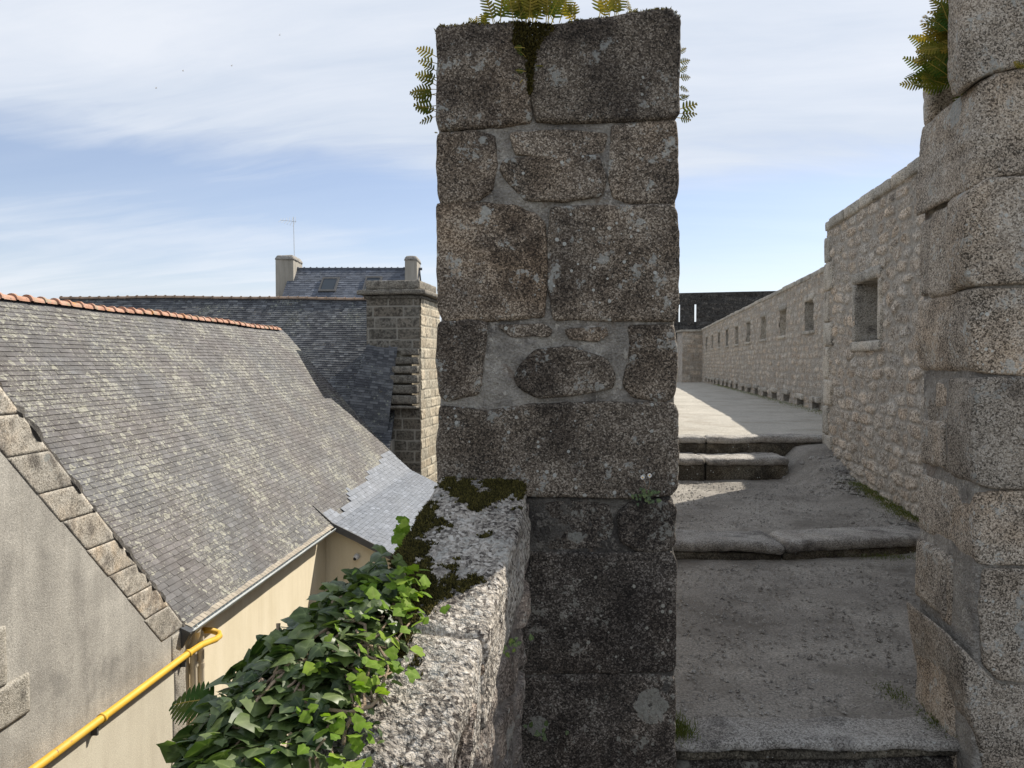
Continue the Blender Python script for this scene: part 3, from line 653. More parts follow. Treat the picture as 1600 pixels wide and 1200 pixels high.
# ------------------------------------------------------------------ right rampart walls
Un = Vector((.141, 1, 0)).normalized(); Nn = Vector((-1, .141, 0)).normalized()
Uf = Vector((.16, 1, 0)).normalized(); Nf = Vector((-1, .16, 0)).normalized()
WT = 1.65
near = thing('rampart_wall', (3.2, 6, -1.7), 'nearer and taller-looking rubble rampart wall with one square window recess', 'wall')
y0n = 3.36; On = Vector((xnear(y0n), y0n, -1.6)); ln_ = (9.04-y0n)/Un.y
def uN(y): return (y-y0n)/Un.y
w0, w1 = uN(7.18), uN(7.86); wz0, wz1 = .215+1.6, .80+1.6
masonry('rubble_face', near, On, Un, (0,0,1), Nn, ln_, WT-.09+1.6, .013, (.085,.19), (.12,.42), .017, 31, M['rubble'], rubble=(.30,.112),
        holes=[(w0, w1, wz0, wz1)], warp=.05, joint=.018, rough=.011, thick=.9)
def blk(parent, O, U, V, N, u0, u1, v0, v1, n0, n1, mat, seed, name='stone_block', r=.015, amp=.007, seg=.03):
    """block on a wall face: from n0 (inside) to n1 (proud)"""
    O, U, V, N = map(Vector, (O, U, V, N))
    def q(u, v, n): return O+U*u+V*v+N*n
    c = [q(u0,v0,n1), q(u1,v0,n1), q(u1,v0,n0), q(u0,v0,n0), q(u0,v1,n1), q(u1,v1,n1), q(u1,v1,n0), q(u0,v1,n0)]
    # face winding: U to the right seen along -N; flip so that normals point out
    c = [c[1], c[0], c[3], c[2], c[5], c[4], c[7], c[6]]
    return stone_block(name, parent, c, mat, r=r, amp=amp, seg=seg, seed=seed)
Z = Vector((0,0,1))
# coping course of the near wall
u = .0; i = 0; rr_ = random.Random(3)
while u < ln_-.05:
    L = min(rr_.uniform(.35, .62), ln_-u)
    blk(near, On, Un, Z, Nn, u+.004, u+L-.004, WT+1.6-.115, WT+1.6+rr_.uniform(-.008,.008), -.9, .03+rr_.uniform(-.006,.008), M['rubblecap'] if 'rubblecap' in M else M['dressed'], 500+i, 'coping_stone', seg=.035)
    u += L; i += 1
# corner quoins at the far end of the near wall
zc = -1.25; i = 0
for hgt in (.42, .34, .30, .38, .28, .36, .33, .30):
    if zc+hgt > WT-.12: hgt = WT-.12-zc
    if hgt < .08: break
    L = (.34, .20)[i % 2]
    blk(near, On, Un, Z, Nn, ln_-L, ln_+.012, zc+1.6+.006, zc+1.6+hgt-.006, -.6 if i % 2 else -.4, .030, M['dressed'], 540+i, 'quoin')
    zc += hgt; i += 1
# window surround and recess of the near wall
def surround(parent, O, U, N, a, b, c, d, fw, mat, seed, depth=.55, sill=.10, proud=.03):
    fr = blk(parent, O, U, Z, N, a-fw*1.0, b+fw*1.0, d, d+fw*1.1, -.2, proud, mat, seed, 'lintel')
    blk(parent, O, U, Z, N, a-fw*1.2, b+fw*1.2, c-sill, c, -.2, proud+.012, mat, seed+1, 'sill')
    blk(parent, O, U, Z, N, a-fw, a, c+.002, d-.002, -.2, proud-.004, mat, seed+2, 'jamb_stone')
    blk(parent, O, U, Z, N, b, b+fw, c+.002, d-.002, -.2, proud-.004, mat, seed+3, 'jamb_stone')
    O, U, N = map(Vector, (O, U, N)); m = MB()
    def q(u, v, n): return O+U*u+Z*v+N*n
    s = .03
    V = [q(a,c,-.05), q(b,c,-.05), q(b,d,-.05), q(a,d,-.05), q(a+.02,c+.06,-depth), q(b-.1,c+.06,-depth), q(b-.1,d-.02,-depth), q(a+.02,d-.02,-depth)]
    m.add(V, [(0,4,5,1), (1,5,6,2), (2,6,7,3), (3,7,4,0), (4,7,6,5)])
    m.build('window_recess', mat, parent)
surround(near, On, Un, Nn, w0, w1, wz0, wz1, .10, M['dressed'], 560)

far = thing('rampart_wall', (6.5, 22, -.9), 'long farther rubble rampart wall with a row of small window recesses and drain holes at its foot', 'wall')
y0f = 9.06; Of = Vector((xfar(y0f), y0f, -1.05)); lf = (37.3-y0f)/Uf.y
def uF(y): return (y-y0f)/Uf.y
fh = []; wins = []
for k in range(14):
    yw = 11.77+2.55*k
    if yw > 36: break
    wins.append((uF(yw-.34), uF(yw+.34), .60+1.05, 1.15+1.05))
drains = []
for k in range(18):
    yd = 12.07+1.33*k+rr_.uniform(-.1,.1); hd = rr_.uniform(.33,.38)
    drains.append((uF(yd), uF(yd+rr_.uniform(.48,.62)), .205, hd))
masonry('rubble_face', far, Of, Uf, Z, Nf, lf, WT-.08+1.05, .028, (.10,.20), (.15,.5), .020, 41, M['rubble'], rubble=(.34,.14),
        holes=wins+drains, warp=.05, joint=.022, rough=.014, thick=.8)
u = 0.; i = 0
while u < lf-.05:
    L = min(rr_.uniform(.5, .9), lf-u)
    blk(far, Of, Uf, Z, Nf, u+.005, u+L-.005, WT+1.05-.10, WT+1.05+rr_.uniform(-.012,.012), -.8, .035+rr_.uniform(-.01,.01), M['dressed'], 600+i, 'coping_stone', seg=.08)
    u += L; i += 1
for k, (a, b, c, d_) in enumerate(wins):
    O = Of; m = MB()
    def q(u, v, n): return Of+Uf*u+Z*v+Nf*n
    V = [q(a,c,.01), q(b,c,.01), q(b,d_,.01), q(a,d_,.01), q(a,c+.03,-.45), q(b-.05,c+.03,-.45), q(b-.05,d_,-.45), q(a,d_,-.45)]
    m.add(V, [(0,4,5,1), (1,5,6,2), (2,6,7,3), (3,7,4,0), (4,7,6,5)])
    rec = m.build('window_recess', M['dressed'], far)
    blk(far, Of, Uf, Z, Nf, a-.08, b+.08, d_, d_+.13, -.2, .035, M['dressed'], 640+k, 'lintel', seg=.05)
    blk(far, Of, Uf, Z, Nf, a-.09, b+.09, c-.07, c, -.2, .045, M['dressed'], 660+k, 'sill', seg=.05)
    if k >= 1 and k <= 6:            # small pale metal grille standing in the lower near corner
        gmb = MB(); n_ = -.03
        P = [q(a+.02,c+.01,n_), q(a+.02,c+.24,n_), q(a+.11,c+.27,n_-.03), q(a+.20,c+.12,n_-.06), q(a+.24,c+.01,n_-.07)]
        gmb.tube(P, .011, 6); gmb.tube([q(a+.02,c+.12,n_), q(a+.20,c+.12,n_-.05)], .009, 6); gmb.tube([q(a+.11,c+.27,n_-.03), q(a+.11,c+.01,n_-.03)], .009, 6)
        gmb.build('grille', M['steel'], far)
for k, (a, b, c, d_) in enumerate(drains):
    m = MB(); V = [q(a,c,.02), q(b,c,.02), q(b,d_,.02), q(a,d_,.02), q(a,c,-.6), q(b,c,-.6), q(b,d_,-.6), q(a,d_,-.6)]
    m.add(V, [(0,4,5,1), (1,5,6,2), (2,6,7,3), (3,7,4,0), (4,7,6,5)]); m.build('drain_opening', M['rubble'], far)
    blk(far, Of, Uf, Z, Nf, a-.05, b+.06, d_, d_+.10, -.1, .07, M['dressed'], 700+k, 'drain_lintel', seg=.05, amp=.014)

# end of the walkway: return wall, tan curved wall, rubble behind, dark tower wall
ew = thing('end_wall', (8.7, 37.2, -1), 'brown stone return wall closing the far end of the walkway', 'wall')
a0, a1 = at(1069.5,0,37.2).x, at(1094,0,37.2).x+.2
masonry('rubble_face', ew, (a0,37.2,-1.4), (1,0,0), Z, (0,-1,0), a1-a0, 1.4+at(0,518,37.2).z, .04, (.15,.25), (.2,.5), .02, 51, M['rubble'], thick=1.2)
mm = MB(); mm.box((a0-.06,37.1,at(0,518,37.2).z),(a1+.1,38.4,at(0,515,37.2).z)); mm.build('coping_stone', M['dressed'], ew)
tw = thing('ramp_wall', (7.9, 39, -1), 'tan curving low wall at the far end of the walkway, left of the brown return wall', 'wall')
V = []; Fc = []; NS = 14
for k in range(NS+1):
    t_ = k/NS; X = 6.9+1.4*t_; Y = 40.2-2.2*t_**1.6+.0; zt = .75-.75*t_**1.2
    V += [(X,Y,-1.4),(X,Y,zt),(X,Y+.4,zt),(X,Y+.4,-1.4)]
for k in range(NS):
    for j in range(4): a = k*4+j; b_ = k*4+(j+1) % 4; Fc.append((a, a+4, b_+4, b_))
build('wall_face', V, Fc, M['ashlar'], tw, smooth=False)
bw = thing('low_wall', (8, 42, -1), 'short rubble wall glimpsed between the tan ramp wall and the dark tower', 'wall')
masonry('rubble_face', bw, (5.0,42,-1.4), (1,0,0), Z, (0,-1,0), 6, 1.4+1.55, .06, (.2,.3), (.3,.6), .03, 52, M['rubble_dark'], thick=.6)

TY = 50.; tower = thing('tower_wall', (12, 50, -1), 'dark weathered tower parapet with narrow arrow slits at the end of the walkway', 'tower')
tdir = Vector((1,-.26,0)).normalized(); tN = Vector((-.26,-1,0)).normalized(); TO = Vector((6.5, 51.5, -1.4))-tdir*9
def tU(px):       # distance along the tower face where the picture column px meets it
    k = (px-800)/1200; s = (k*TO.y-TO.x)/(tdir.x-k*tdir.y); return s
def tz(px, py): s = tU(px); Yq = TO.y+tdir.y*s; return at(px, py, Yq).z-TO.z
slits = [(tU(1059.3), tU(1061.8)), (tU(1084.2), tU(1087.2))]
hl = [(a, b, tz(1072,503), tz(1072,475)) for a, b in slits]
lt = 23.; ht = tz(1100,457)
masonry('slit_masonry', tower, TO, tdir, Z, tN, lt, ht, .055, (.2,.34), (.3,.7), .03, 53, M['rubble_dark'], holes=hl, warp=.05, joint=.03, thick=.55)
bk = MB()
def tq(u, v, n): return TO+tdir*u+Z*v+tN*n
us_ = [0]+[x for s_ in slits for x in s_]+[lt]
for k in range(len(us_)-1):
    if k % 2 == 0: bk.add([tq(us_[k],0,-.55), tq(us_[k+1],0,-.55), tq(us_[k+1],ht,-.55), tq(us_[k],ht,-.55)], [(0,3,2,1)])
    else:
        for z0_, z1_ in ((0, hl[0][2]), (hl[0][3], ht)): bk.add([tq(us_[k],z0_,-.55), tq(us_[k+1],z0_,-.55), tq(us_[k+1],z1_,-.55), tq(us_[k],z1_,-.55)], [(0,3,2,1)])
bk.build('rear_face', M['rubble_dark'], tower)
for a, b, c, d_ in hl:
    m = MB(); m.add([tq(a,c,.03),tq(b,c,.03),tq(b,d_,.03),tq(a,d_,.03),tq(a,c,-.55),tq(b,c,-.55),tq(b,d_,-.55),tq(a,d_,-.55)], [(0,4,5,1),(1,5,6,2),(2,6,7,3),(3,7,4,0)])
    m.build('arrow_slit', M['rubble_dark'], tower)
    m = MB(); m.obox(tq(a+.01, c-1.3, .036), tdir*(b-a-.02), Z*1.3, tN*.004); m.build('slot_shade', M['dark'], tower)  # flat dark strip painting the shade of the blocked lower slit
# the tower's right-hand turn
t2 = Vector((.8,.62,0)).normalized(); n2_ = Vector((.62,-.8,0)).normalized()
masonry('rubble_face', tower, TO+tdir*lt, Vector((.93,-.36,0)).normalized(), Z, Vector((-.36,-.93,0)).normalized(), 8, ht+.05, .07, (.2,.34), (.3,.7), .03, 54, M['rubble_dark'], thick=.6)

# ------------------------------------------------------------------ slate roofs
def slates(name, parent, surf, lu, lv, w, ex, mat, seed=0, keep=None, thick=.010, newfn=None, jit=.12):
    """surf(u,v) -> point; every slate is a thin tilted plate."""
    r = random.Random(seed); V = []; Fc = []; A = []
    nv = int(lv/ex); eps = .02
    for j in range(nv):
        v0 = j*ex; u = -w*(.5 if j % 2 else 0.)-r.random()*w*.2
        while u < lu:
            ww = w*r.uniform(.82, 1.18); u0, u1 = u+.002, u+ww-.002; u += ww
            if u1 < 0: continue
            u0 = max(u0, 0); u1 = min(u1, lu)
            if u1-u0 < .02: continue
            if keep and not keep((u0+u1)/2, v0+ex/2): continue
            vb = v0-r.uniform(0, .006)*(1 if r.random() < .93 else 3); vt = v0+ex*1.08
            um = (u0+u1)/2; P0 = Vector(surf(um, v0)); Pu = Vector(surf(um+eps, v0))-P0; Pv = Vector(surf(um, v0+eps))-P0
            N = Pu.cross(Pv).normalized()
            if N.z < 0: N = -N
            tb = thick*r.uniform(1.1, 1.9); dl = r.uniform(-.0025, .0025)
            a = Vector(surf(u0, vb)); b = Vector(surf(u1, vb)); c = Vector(surf(u1, vt)); d_ = Vector(surf(u0, vt))
            k = len(V); V += [a+N*(tb+dl), b+N*(tb-dl), c+N*.001, d_+N*.001, a-N*.006, b-N*.006]
            Fc += [(k,k+1,k+2,k+3), (k+4,k+5,k+1,k), (k+5,k+2,k+1), (k+4,k,k+3)]
            cval = r.random()**1.4; A += [(cval, r.random(), r.random(), 1)]*6
    return build(name, V, Fc, mat, parent, attr=A)

H = 4.0
ED = Vector((.072, 1, 0)).normalized(); EN = Vector((1, -.072, 0)).normalized()   # along the eave / outwards
E0 = Vector((-4.93, 11.5, -H))             # near corner of the slate edge at the gable
house = thing('slate_roofed_house', (-7, 19, -9), 'cream rendered building with a long lichen-spotted slate roof and orange ridge tiles', 'building')
def eave(s): return E0+ED*s
t_r = 1.133; WR = 4.80
def prof(w): return t_r*w+.20*math.exp(-max(w, 0)/.75)-.20
rl = 16.75; ULO = -5.2                 # from ULO (behind the gable) to rl
slope_len = WR*math.sqrt(1+t_r**2)-.14
def rsurf(u, v):
    w = v/math.sqrt(1+t_r**2)*1.005
    return eave(u+ULO)-EN*w+Z*(prof(w))
slates('slate_roof', house, rsurf, rl-ULO, slope_len, .205, .110, M['slate'], 71, keep=lambda u, v: u+ULO > .06 or v > .45)
# plane under the slates
m = MB()
for k in range(12):
    wa, wb = WR*k/12, WR*(k+1)/12
    e0_ = eave(0) if k < 1 else eave(ULO)
    p = [e0_-EN*wa+Z*(prof(wa)-.02), eave(rl)-EN*wa+Z*(prof(wa)-.02), eave(rl)-EN*wb+Z*(prof(wb)-.02), e0_-EN*wb+Z*(prof(wb)-.02)]
    m.add(p, [(0,1,2,3)])
rz = prof(WR)-.01
m.add([eave(ULO)-EN*WR+Z*rz, eave(rl)-EN*WR+Z*rz, eave(rl)-EN*2*WR-Z*.3, eave(ULO)-EN*2*WR-Z*.3], [(0,1,2,3)])      # the far slope
m.build('roof_deck', M['slate_dark'], house)
# ridge tiles
nt = int((rl-ULO)/.40); ridge = MB()
rid0 = eave(ULO)-EN*WR+Z*(prof(WR)-.03)
for k in range(nt):
    r0 = .105+rng.uniform(-.006,.006); a = rid0+ED*(k*.40); n = 9; V = []; tw_ = rng.uniform(-.01,.01)
    sag = .02*math.sin(k*.21)+.012*math.sin(k*.63)
    for s_, rad, lift in ((0., r0*1.18, .012), (.055, r0*1.18, .012), (.06, r0, 0.), (.405, r0*.95, -.004)):
        for q_ in range(n):
            an = math.pi*q_/(n-1); V.append(a+ED*s_+EN*(math.cos(an)*rad*1.05+tw_)+Z*(math.sin(an)*rad+lift+sag))
    Fc = [(i*n+q_, i*n+q_+1, (i+1)*n+q_+1, (i+1)*n+q_) for i in range(3) for q_ in range(n-1)]
    Fc += [tuple(range(n))]
    ridge.add(V, Fc)
def tile_mat():
    m, t, b, co = material('lichened terracotta ridge')
    col = t.ramp(t.noise(co, 3.5, 5, .6), [(.3, (.33,.17,.11)), (.5, (.44,.24,.16)), (.7, (.50,.33,.25))])
    col = t.mix(t.mapr(t.noise(co, 5.5, 6, .7), .54, .60, 0, .8), col, (.30,.28,.19))
    col = t.mix(t.mapr(t.noise(co, 2.2, 5, .7), .60, .66, 0, .85), col, (.55,.26,.03))
    col = t.mix(t.mapr(t.noise(co, 13, 4, .7), .62, .66, 0, .7), col, (.10,.085,.065))
    t.put(b.inputs['Base Color'], col); return m
M['ridge'] = tile_mat()
M['ridge_grey'] = plain('grey lichened ridge', (.24,.17,.12), .9, 0, .5, 2.5, .3)
ridge.build('ridge_tiles', M['ridge'], house)
# walls
wl = MB(); wo = -.28                      # wall plane set back from slate edge
def wq(s, z, n=0.): v = eave(s)+EN*(wo+n); return Vector((v.x, v.y, z))
wl.add([wq(-.05,-9), wq(7.6,-9), wq(7.6,-H+.03), wq(-.05,-H+.03)], [(0,1,2,3)])
wl.add([wq(7.6,-9), wq(7.6,-9,-9), wq(7.6,-H,-9), wq(7.6,-H+.03)], [(0,1,2,3)])
wl.build('wall', M['cream'], house)
# far gable end of the main house
m = MB(); e1 = eave(rl)
m.add([e1+EN*wo-Z*5, e1-EN*(2*WR)-Z*5, e1-EN*(2*WR)-Z*.3, e1-EN*WR+Z*(rz-.03), e1+EN*wo-Z*.0], [(0,1,2,3,4)]); m.build('end_wall', M['chim_render'], house)
# soffit board
sf = MB(); sf.obox(wq(-.02,-H-.05,.0), ED*7.5, EN*.2, Z*.035); sf.build('soffit', M['zinc_stained'], house)
# gutter: stained zinc apron, half-round trough, outer rim, brackets
gut = MB(); n = 8; gx = .045; gr_ = .075; GL = 7.15; V = []; segs_ = 30
for i in range(segs_+1):
    for q_ in range(n+1):
        an = math.pi+math.pi*q_/n; c0 = eave(-.12+(GL+.12)*i/segs_)+EN*(gx+gr_*math.cos(an))+Z*(-.045+gr_*math.sin(an)-.003*math.sin(i*1.3)); V.append(c0)
Fc = [(i*(n+1)+q_, (i+1)*(n+1)+q_, (i+1)*(n+1)+q_+1, i*(n+1)+q_+1) for i in range(segs_) for q_ in range(n)]
gut.add(V, Fc)
go = gut.build('gutter', M['zinc'], house)
rim = MB(); rim.tube([eave(-.12)+EN*(gx+gr_)+Z*-.042, eave(3.6)+EN*(gx+gr_)+Z*-.045, eave(GL)+EN*(gx+gr_)+Z*-.04], .014, 8); rim.build('gutter_rim', M['zinc'], go)
ap = MB()
for k in range(int(GL/.14)):              # teeth on the apron imitate slate edges reflected in the gutter
    s_ = .05+k*.14; tone = rng.random(); ap.obox(eave(s_)+EN*(-.10)+Z*(.012+.05-.0), ED*.125, EN*.165-Z*.075, Z*.006)
ap.build('gutter_apron', M['zinc_stained'], house)
for s_ in (1.3, 2.6, 3.9, 5.2, 6.5):
    br = MB(); br.obox(wq(s_,-H-.17,0), ED*.03, EN*.20, Z*.02); br.obox(wq(s_,-H-.30,0), ED*.03, EN*.015, Z*.14); br.build('gutter_bracket', M['fascia'], house)
# lead box at the gutter's near end
lb = MB(); a = eave(-.14)
lb.hexa([a+EN*-.03-Z*.26, a+EN*.02-Z*.26, a+EN*.06+ED*.16-Z*.16, a+EN*-.10+ED*.16-Z*.16, a+EN*-.14+Z*.10, a+EN*.14-Z*.02, a+EN*.14+ED*.2-Z*.05, a+EN*-.10+ED*.2+Z*.05])
lb.build('gutter_end', M['lead'], house)
# downpipes
dp = MB(); pts = [eave(.30)+EN*.03-Z*.13, eave(.45)+EN*-.06-Z*.28, wq(.64,-H-.50,.07), wq(.66,-9,.07)]; dp.tube(pts, .055, 12)
for z_ in (-4.8, -6.2): dp.tube([wq(.66,z_,.07), wq(.66,z_-.06,.07)], .064, 12)
dp.build('downpipe', M['beige'], house)
dp = MB(); dp.tube([wq(.92,-H-.36,-.05), wq(.93,-H-.42,.055), wq(.93,-H-.6,.055), wq(.93,-9,.055)], .05, 12); dp.tube([wq(.93,-4.9,.055), wq(.93,-4.97,.055)], .058, 12); dp.tube([wq(.93,-5.35,.055), wq(.66,-5.35,.055)], .014, 6)
dp.build('downpipe', M['beige'], house)

# annex at the far end: lower pitched continuation in new slate
an_s0, an_s1 = 7.32, rl
A0 = .95                                   # the new slates start this far up the old slope
def asurf(u, v):
    s_ = an_s0+u; x = v-0
    w = A0-v*.86                           # from upslope (v small) to downslope handled by caller
    return None
XE = 3.6                                   # horizontal reach beyond the old eave
def aprof(e):                              # e = distance outwards from old eave (negative = up the roof)
    if e < -.9: return prof(-e)
    return float(np.interp(e, [-.9, -.5, 0, .6, 1.4, 3.6], [prof(.9)+.014, prof(.5)+.02, .045, -.24, -.64, -1.72]))
def asurf(u, v): e = XE-v*.885; return eave(an_s0+u)+EN*e+Z*aprof(e)
def akeep(u, v):
    e = XE-v*.885; lim = -.02-.75*min(1, u/9.0)
    return e > lim-.25*max(0, math.sin(u*2.3+1))*(1 if u < 3 else .3)
slates('annex_slates', house, asurf, an_s1-an_s0, (XE+1.1)/.885, .20, .115, M['slate_new'], 72, keep=akeep)
m = MB(); es = [-.9,-.5,0,.6,1.4,3.6]
for a, b in zip(es[2:-1], es[3:]):
    m.add([eave(an_s0)+EN*a+Z*(aprof(a)-.03), eave(an_s1)+EN*a+Z*(aprof(a)-.03), eave(an_s1)+EN*b+Z*(aprof(b)-.03), eave(an_s0)+EN*b+Z*(aprof(b)-.03)], [(0,1,2,3)])
m.build('annex_deck', M['slate_dark'], house)
vb = MB()
for a, b in zip(es[1:-1], es[2:]):
    vb.hexa([eave(an_s0-.03)+EN*a+Z*(aprof(a)-.16), eave(an_s0-.03)+EN*b+Z*(aprof(b)-.16), eave(an_s0+.02)+EN*b+Z*(aprof(b)-.16), eave(an_s0+.02)+EN*a+Z*(aprof(a)-.16),
             eave(an_s0-.03)+EN*a+Z*(aprof(a)+.012), eave(an_s0-.03)+EN*b+Z*(aprof(b)+.012), eave(an_s0+.02)+EN*b+Z*(aprof(b)+.012), eave(an_s0+.02)+EN*a+Z*(aprof(a)+.012)])
vb.build('verge_board', M['fascia'], house)
aw = MB(); q0 = eave(7.6)
ws = [wo, 0, .6, 1.4, 3.4]; V = [q0+EN*wo+Z*-5]+[q0+EN*e+Z*(aprof(e)-.09) for e in ws]+[q0+EN*3.4+Z*-5]
aw.add(V, [tuple(range(len(V)))]); e_ = eave(an_s1)
aw.add([q0+EN*3.4-Z*5, e_+EN*3.4-Z*5, e_+EN*3.4+Z*(aprof(3.4)-.09), q0+EN*3.4+Z*(aprof(3.4)-.09)], [(0,1,2,3)])
aw.build('annex_wall', M['cream'], house)
# security camera on the annex wall
sc_ = at(557, 871, (q0).y-.05); scm = MB(); bs = Vector((sc_.x, q0.y-.0, sc_.z))
scm.tube([bs+Vector((.02,0,.03)), bs+Vector((.02,-.05,.03))], .06, 14); scm.tube([bs+Vector((.02,-.05,.03)), bs+Vector((0,-.11,.01)), bs+Vector((-.02,-.15,-.01))], [.075,.075,.05], 16)
sco = scm.build('security_camera', M['white'], house)
scm = MB(); scm.tube([bs+Vector((-.02,-.148,-.01)), bs+Vector((-.035,-.175,-.02))], [.045,.03], 14); scm.build('lens', M['dark'], sco)

# ------------------------------------------------------------------ near gabled house (grey wall with stone raking course)
gab = thing('gabled_house', (-6, 8, -9), 'grey rendered stone gable with raking granite blocks and a yellow gas pipe across it', 'building')
def gq(s, z, n=0.): v = eave(s)+EN*(-.02+n); return Vector((v.x, v.y, z))   # wall plane, s<0 towards the camera
tg = 1.012; AP = -6.2                       # apex position along the wall
def rake(s): return (-H+.02)+tg*(-s) if s > AP else (-H+.02)+tg*(-AP)-tg*(AP-s)
m = MB(); so_ = -12.4
m.add([gq(0,-9), gq(so_,-9), gq(so_,rake(so_)-.02), gq(AP,rake(AP)-.02), gq(0,-H)], [(4,3,2,1,0)]); m.build('wall', M['grey_render'], gab)
m = MB(); m.add([gq(0,-9), gq(0,-H+.02), gq(0,-H+.02,-8), gq(0,-9,-8)], [(0,1,2,3)]); m.build('side_wall', M['grey_render'], gab)
m = MB()
def grs(u, v): s_ = .10-v/math.sqrt(1+tg*tg); return gq(s_, rake(s_)-.05, -.12-u)
slates('slate_roof', gab, grs, 7.5, 8.85, .2, .12, M['slate'], 73)
m.add([gq(.1,rake(.1)-.09,-.05), gq(AP,rake(AP)-.09,-.05), gq(AP,rake(AP)-.09,-8), gq(.1,rake(.1)-.09,-8)], [(0,1,2,3)])
m.add([gq(so_,rake(so_)-.09,-.05), gq(AP,rake(AP)-.09,-.05), gq(AP,rake(AP)-.09,-8), gq(so_,rake(so_)-.09,-8)], [(3,2,1,0)]); m.build('roof_deck', M['slate_dark'], gab)
# raking blocks: each square-ended, running up the slope, perpendicular joints horizontal-ish
k = 0; zt_k = rake(0); hwid = .64
while zt_k < rake(AP)-.05:
    hk = rng.uniform(.36, .46); z0_, z1_ = zt_k+.002, min(zt_k+hk, rake(AP))-.002; hw_ = hwid*rng.uniform(.95, 1.05)
    sa_, sb_ = -(z0_-rake(0))/tg, -(z1_-rake(0))/tg
    ix = k*.0
    c = [gq(sa_-hw_,z0_,.004), gq(sa_,z0_,.004), gq(sa_,z0_,-.14), gq(sa_-hw_,z0_,-.14), gq(sb_-hw_,z1_,.004), gq(sb_,z1_,.004), gq(sb_,z1_,-.14), gq(sb_-hw_,z1_,-.14)]
    stone_block('raking_block', gab, c, M['raking'], r=.004, amp=.0025, seg=.05, seed=800+k)
    zt_k += hk; k += 1
# crumbly mortar fillet between the blocks and the slates
fl = MB(); pts = [gq(s_, rake(s_)+.0, -.065) for s_ in np.linspace(.05, AP+.1, 90)]
pts = [p_+Vector((0, rng.uniform(-.01,.01), rng.uniform(-.015,.02))) for p_ in pts]; fl.tube(pts, [.068+rng.uniform(-.02,.03) for _ in pts], 7); fl.build('mortar_fillet', M['mortar_dark'], gab)
# quoins
zq = rake(0)-.02; i = 0
while zq > -9:
    hq = rng.uniform(.42, .55); wq_ = (.50, .42)[i % 2]*.78
    c = [gq(-wq_,zq-hq+.008,.012), gq(0,zq-hq+.008,.012), gq(0,zq-hq+.008,-.3), gq(-wq_,zq-hq+.008,-.3), gq(-wq_,zq,.012), gq(0,zq,.012), gq(0,zq,-.3), gq(-wq_,zq,-.3)]
    stone_block('quoin', gab, c, M['dressed'], r=.008, amp=.004, seg=.05, seed=840+i); zq -= hq; i += 1
# pale patch of render below the pipe
P0 = at(297,1013,E0.y-.1); pz = []
def wallpoint(px, py):
    # picture point -> point on the gable plane
    d_ = at(px, py, 1.0); o = gq(0, 0); nrm = EN; t_ = o.dot(nrm)/d_.dot(nrm); return d_*t_
pp = [wallpoint(297,1012), wallpoint(170,1108), wallpoint(45,1198)]
dirp = (pp[2]-pp[0]).normalized()
pr = MB(); b0 = pp[0]+EN*.004-Z*.07; pr.add([b0+dirp*.45, b0+dirp*9, b0+dirp*9-Z*6, b0+dirp*.45-Z*6], [(3,2,1,0)]); pr.build('pale_render', M['pale_render'], gab)
# yellow gas pipe
gp = MB(); off = EN*.09
w1_ = wq(.35, 0, .09); c1_ = wallpoint(330,990)
bend = [pp[0]+off+dirp*t_ for t_ in (8.5, 6, 4, 2, 1, .3)]+[wallpoint(*q)+EN*o_ for q, o_ in (((306,1008),.08), ((320,1003),.06), ((333,999),.04), ((343,994),.0), ((347,989),-.06), ((345,986),-.14), ((340,985),-.24))]
gp.tube(bend, .050, 14)
for t_ in (.22, 2.35, 4.6): gp.tube([pp[0]+off+dirp*t_, pp[0]+off+dirp*(t_+.05)], .061, 14)
gpo = gp.build('gas_pipe', M['yellow'], gab, label='bright yellow gas pipe clipped to the grey gable', smooth=True)
for t_ in (.30, 2.45, 4.7):
    bb = MB(); q_ = pp[0]+dirp*t_; bb.obox(q_+EN*.0-Z*.17, dirp*.03, EN*.09, Z*.10); bb.build('pipe_bracket', M['fascia'], gpo)
# light granite window dressing at the picture's left edge
for a, b, sd in (((-22,1045),(43,1118),1), ((-60,1000),(6,1070),2)):
    p1, p2 = wallpoint(*a), wallpoint(*b); s1 = (p1-gq(0,0)).dot(ED); s2 = (p2-gq(0,0)).dot(ED)
    zt, zb = (p1.z, p2.z) if p1.z > p2.z else (p2.z, p1.z)
z1 = wallpoint(43,1050).z; z2 = wallpoint(43,1112).z; sA = (wallpoint(43,1080)-gq(0,0)).dot(ED)
def gblk(s0, s1, zb, zt, sd, name='window_surround', pr_=.03):
    c = [gq(s0,zb,pr_), gq(s1,zb,pr_), gq(s1,zb,-.2), gq(s0,zb,-.2), gq(s0,zt,pr_), gq(s1,zt,pr_), gq(s1,zt,-.2), gq(s0,zt,-.2)]
    stone_block(name, gab, c, M['dressed'], r=.01, amp=.005, seg=.04, seed=sd)
gblk(sA-1.3, sA, z2, z1, 881); sB = (wallpoint(7,1040)-gq(0,0)).dot(ED); gblk(sB-.9, sB, z1+.006, z1+.62, 882)

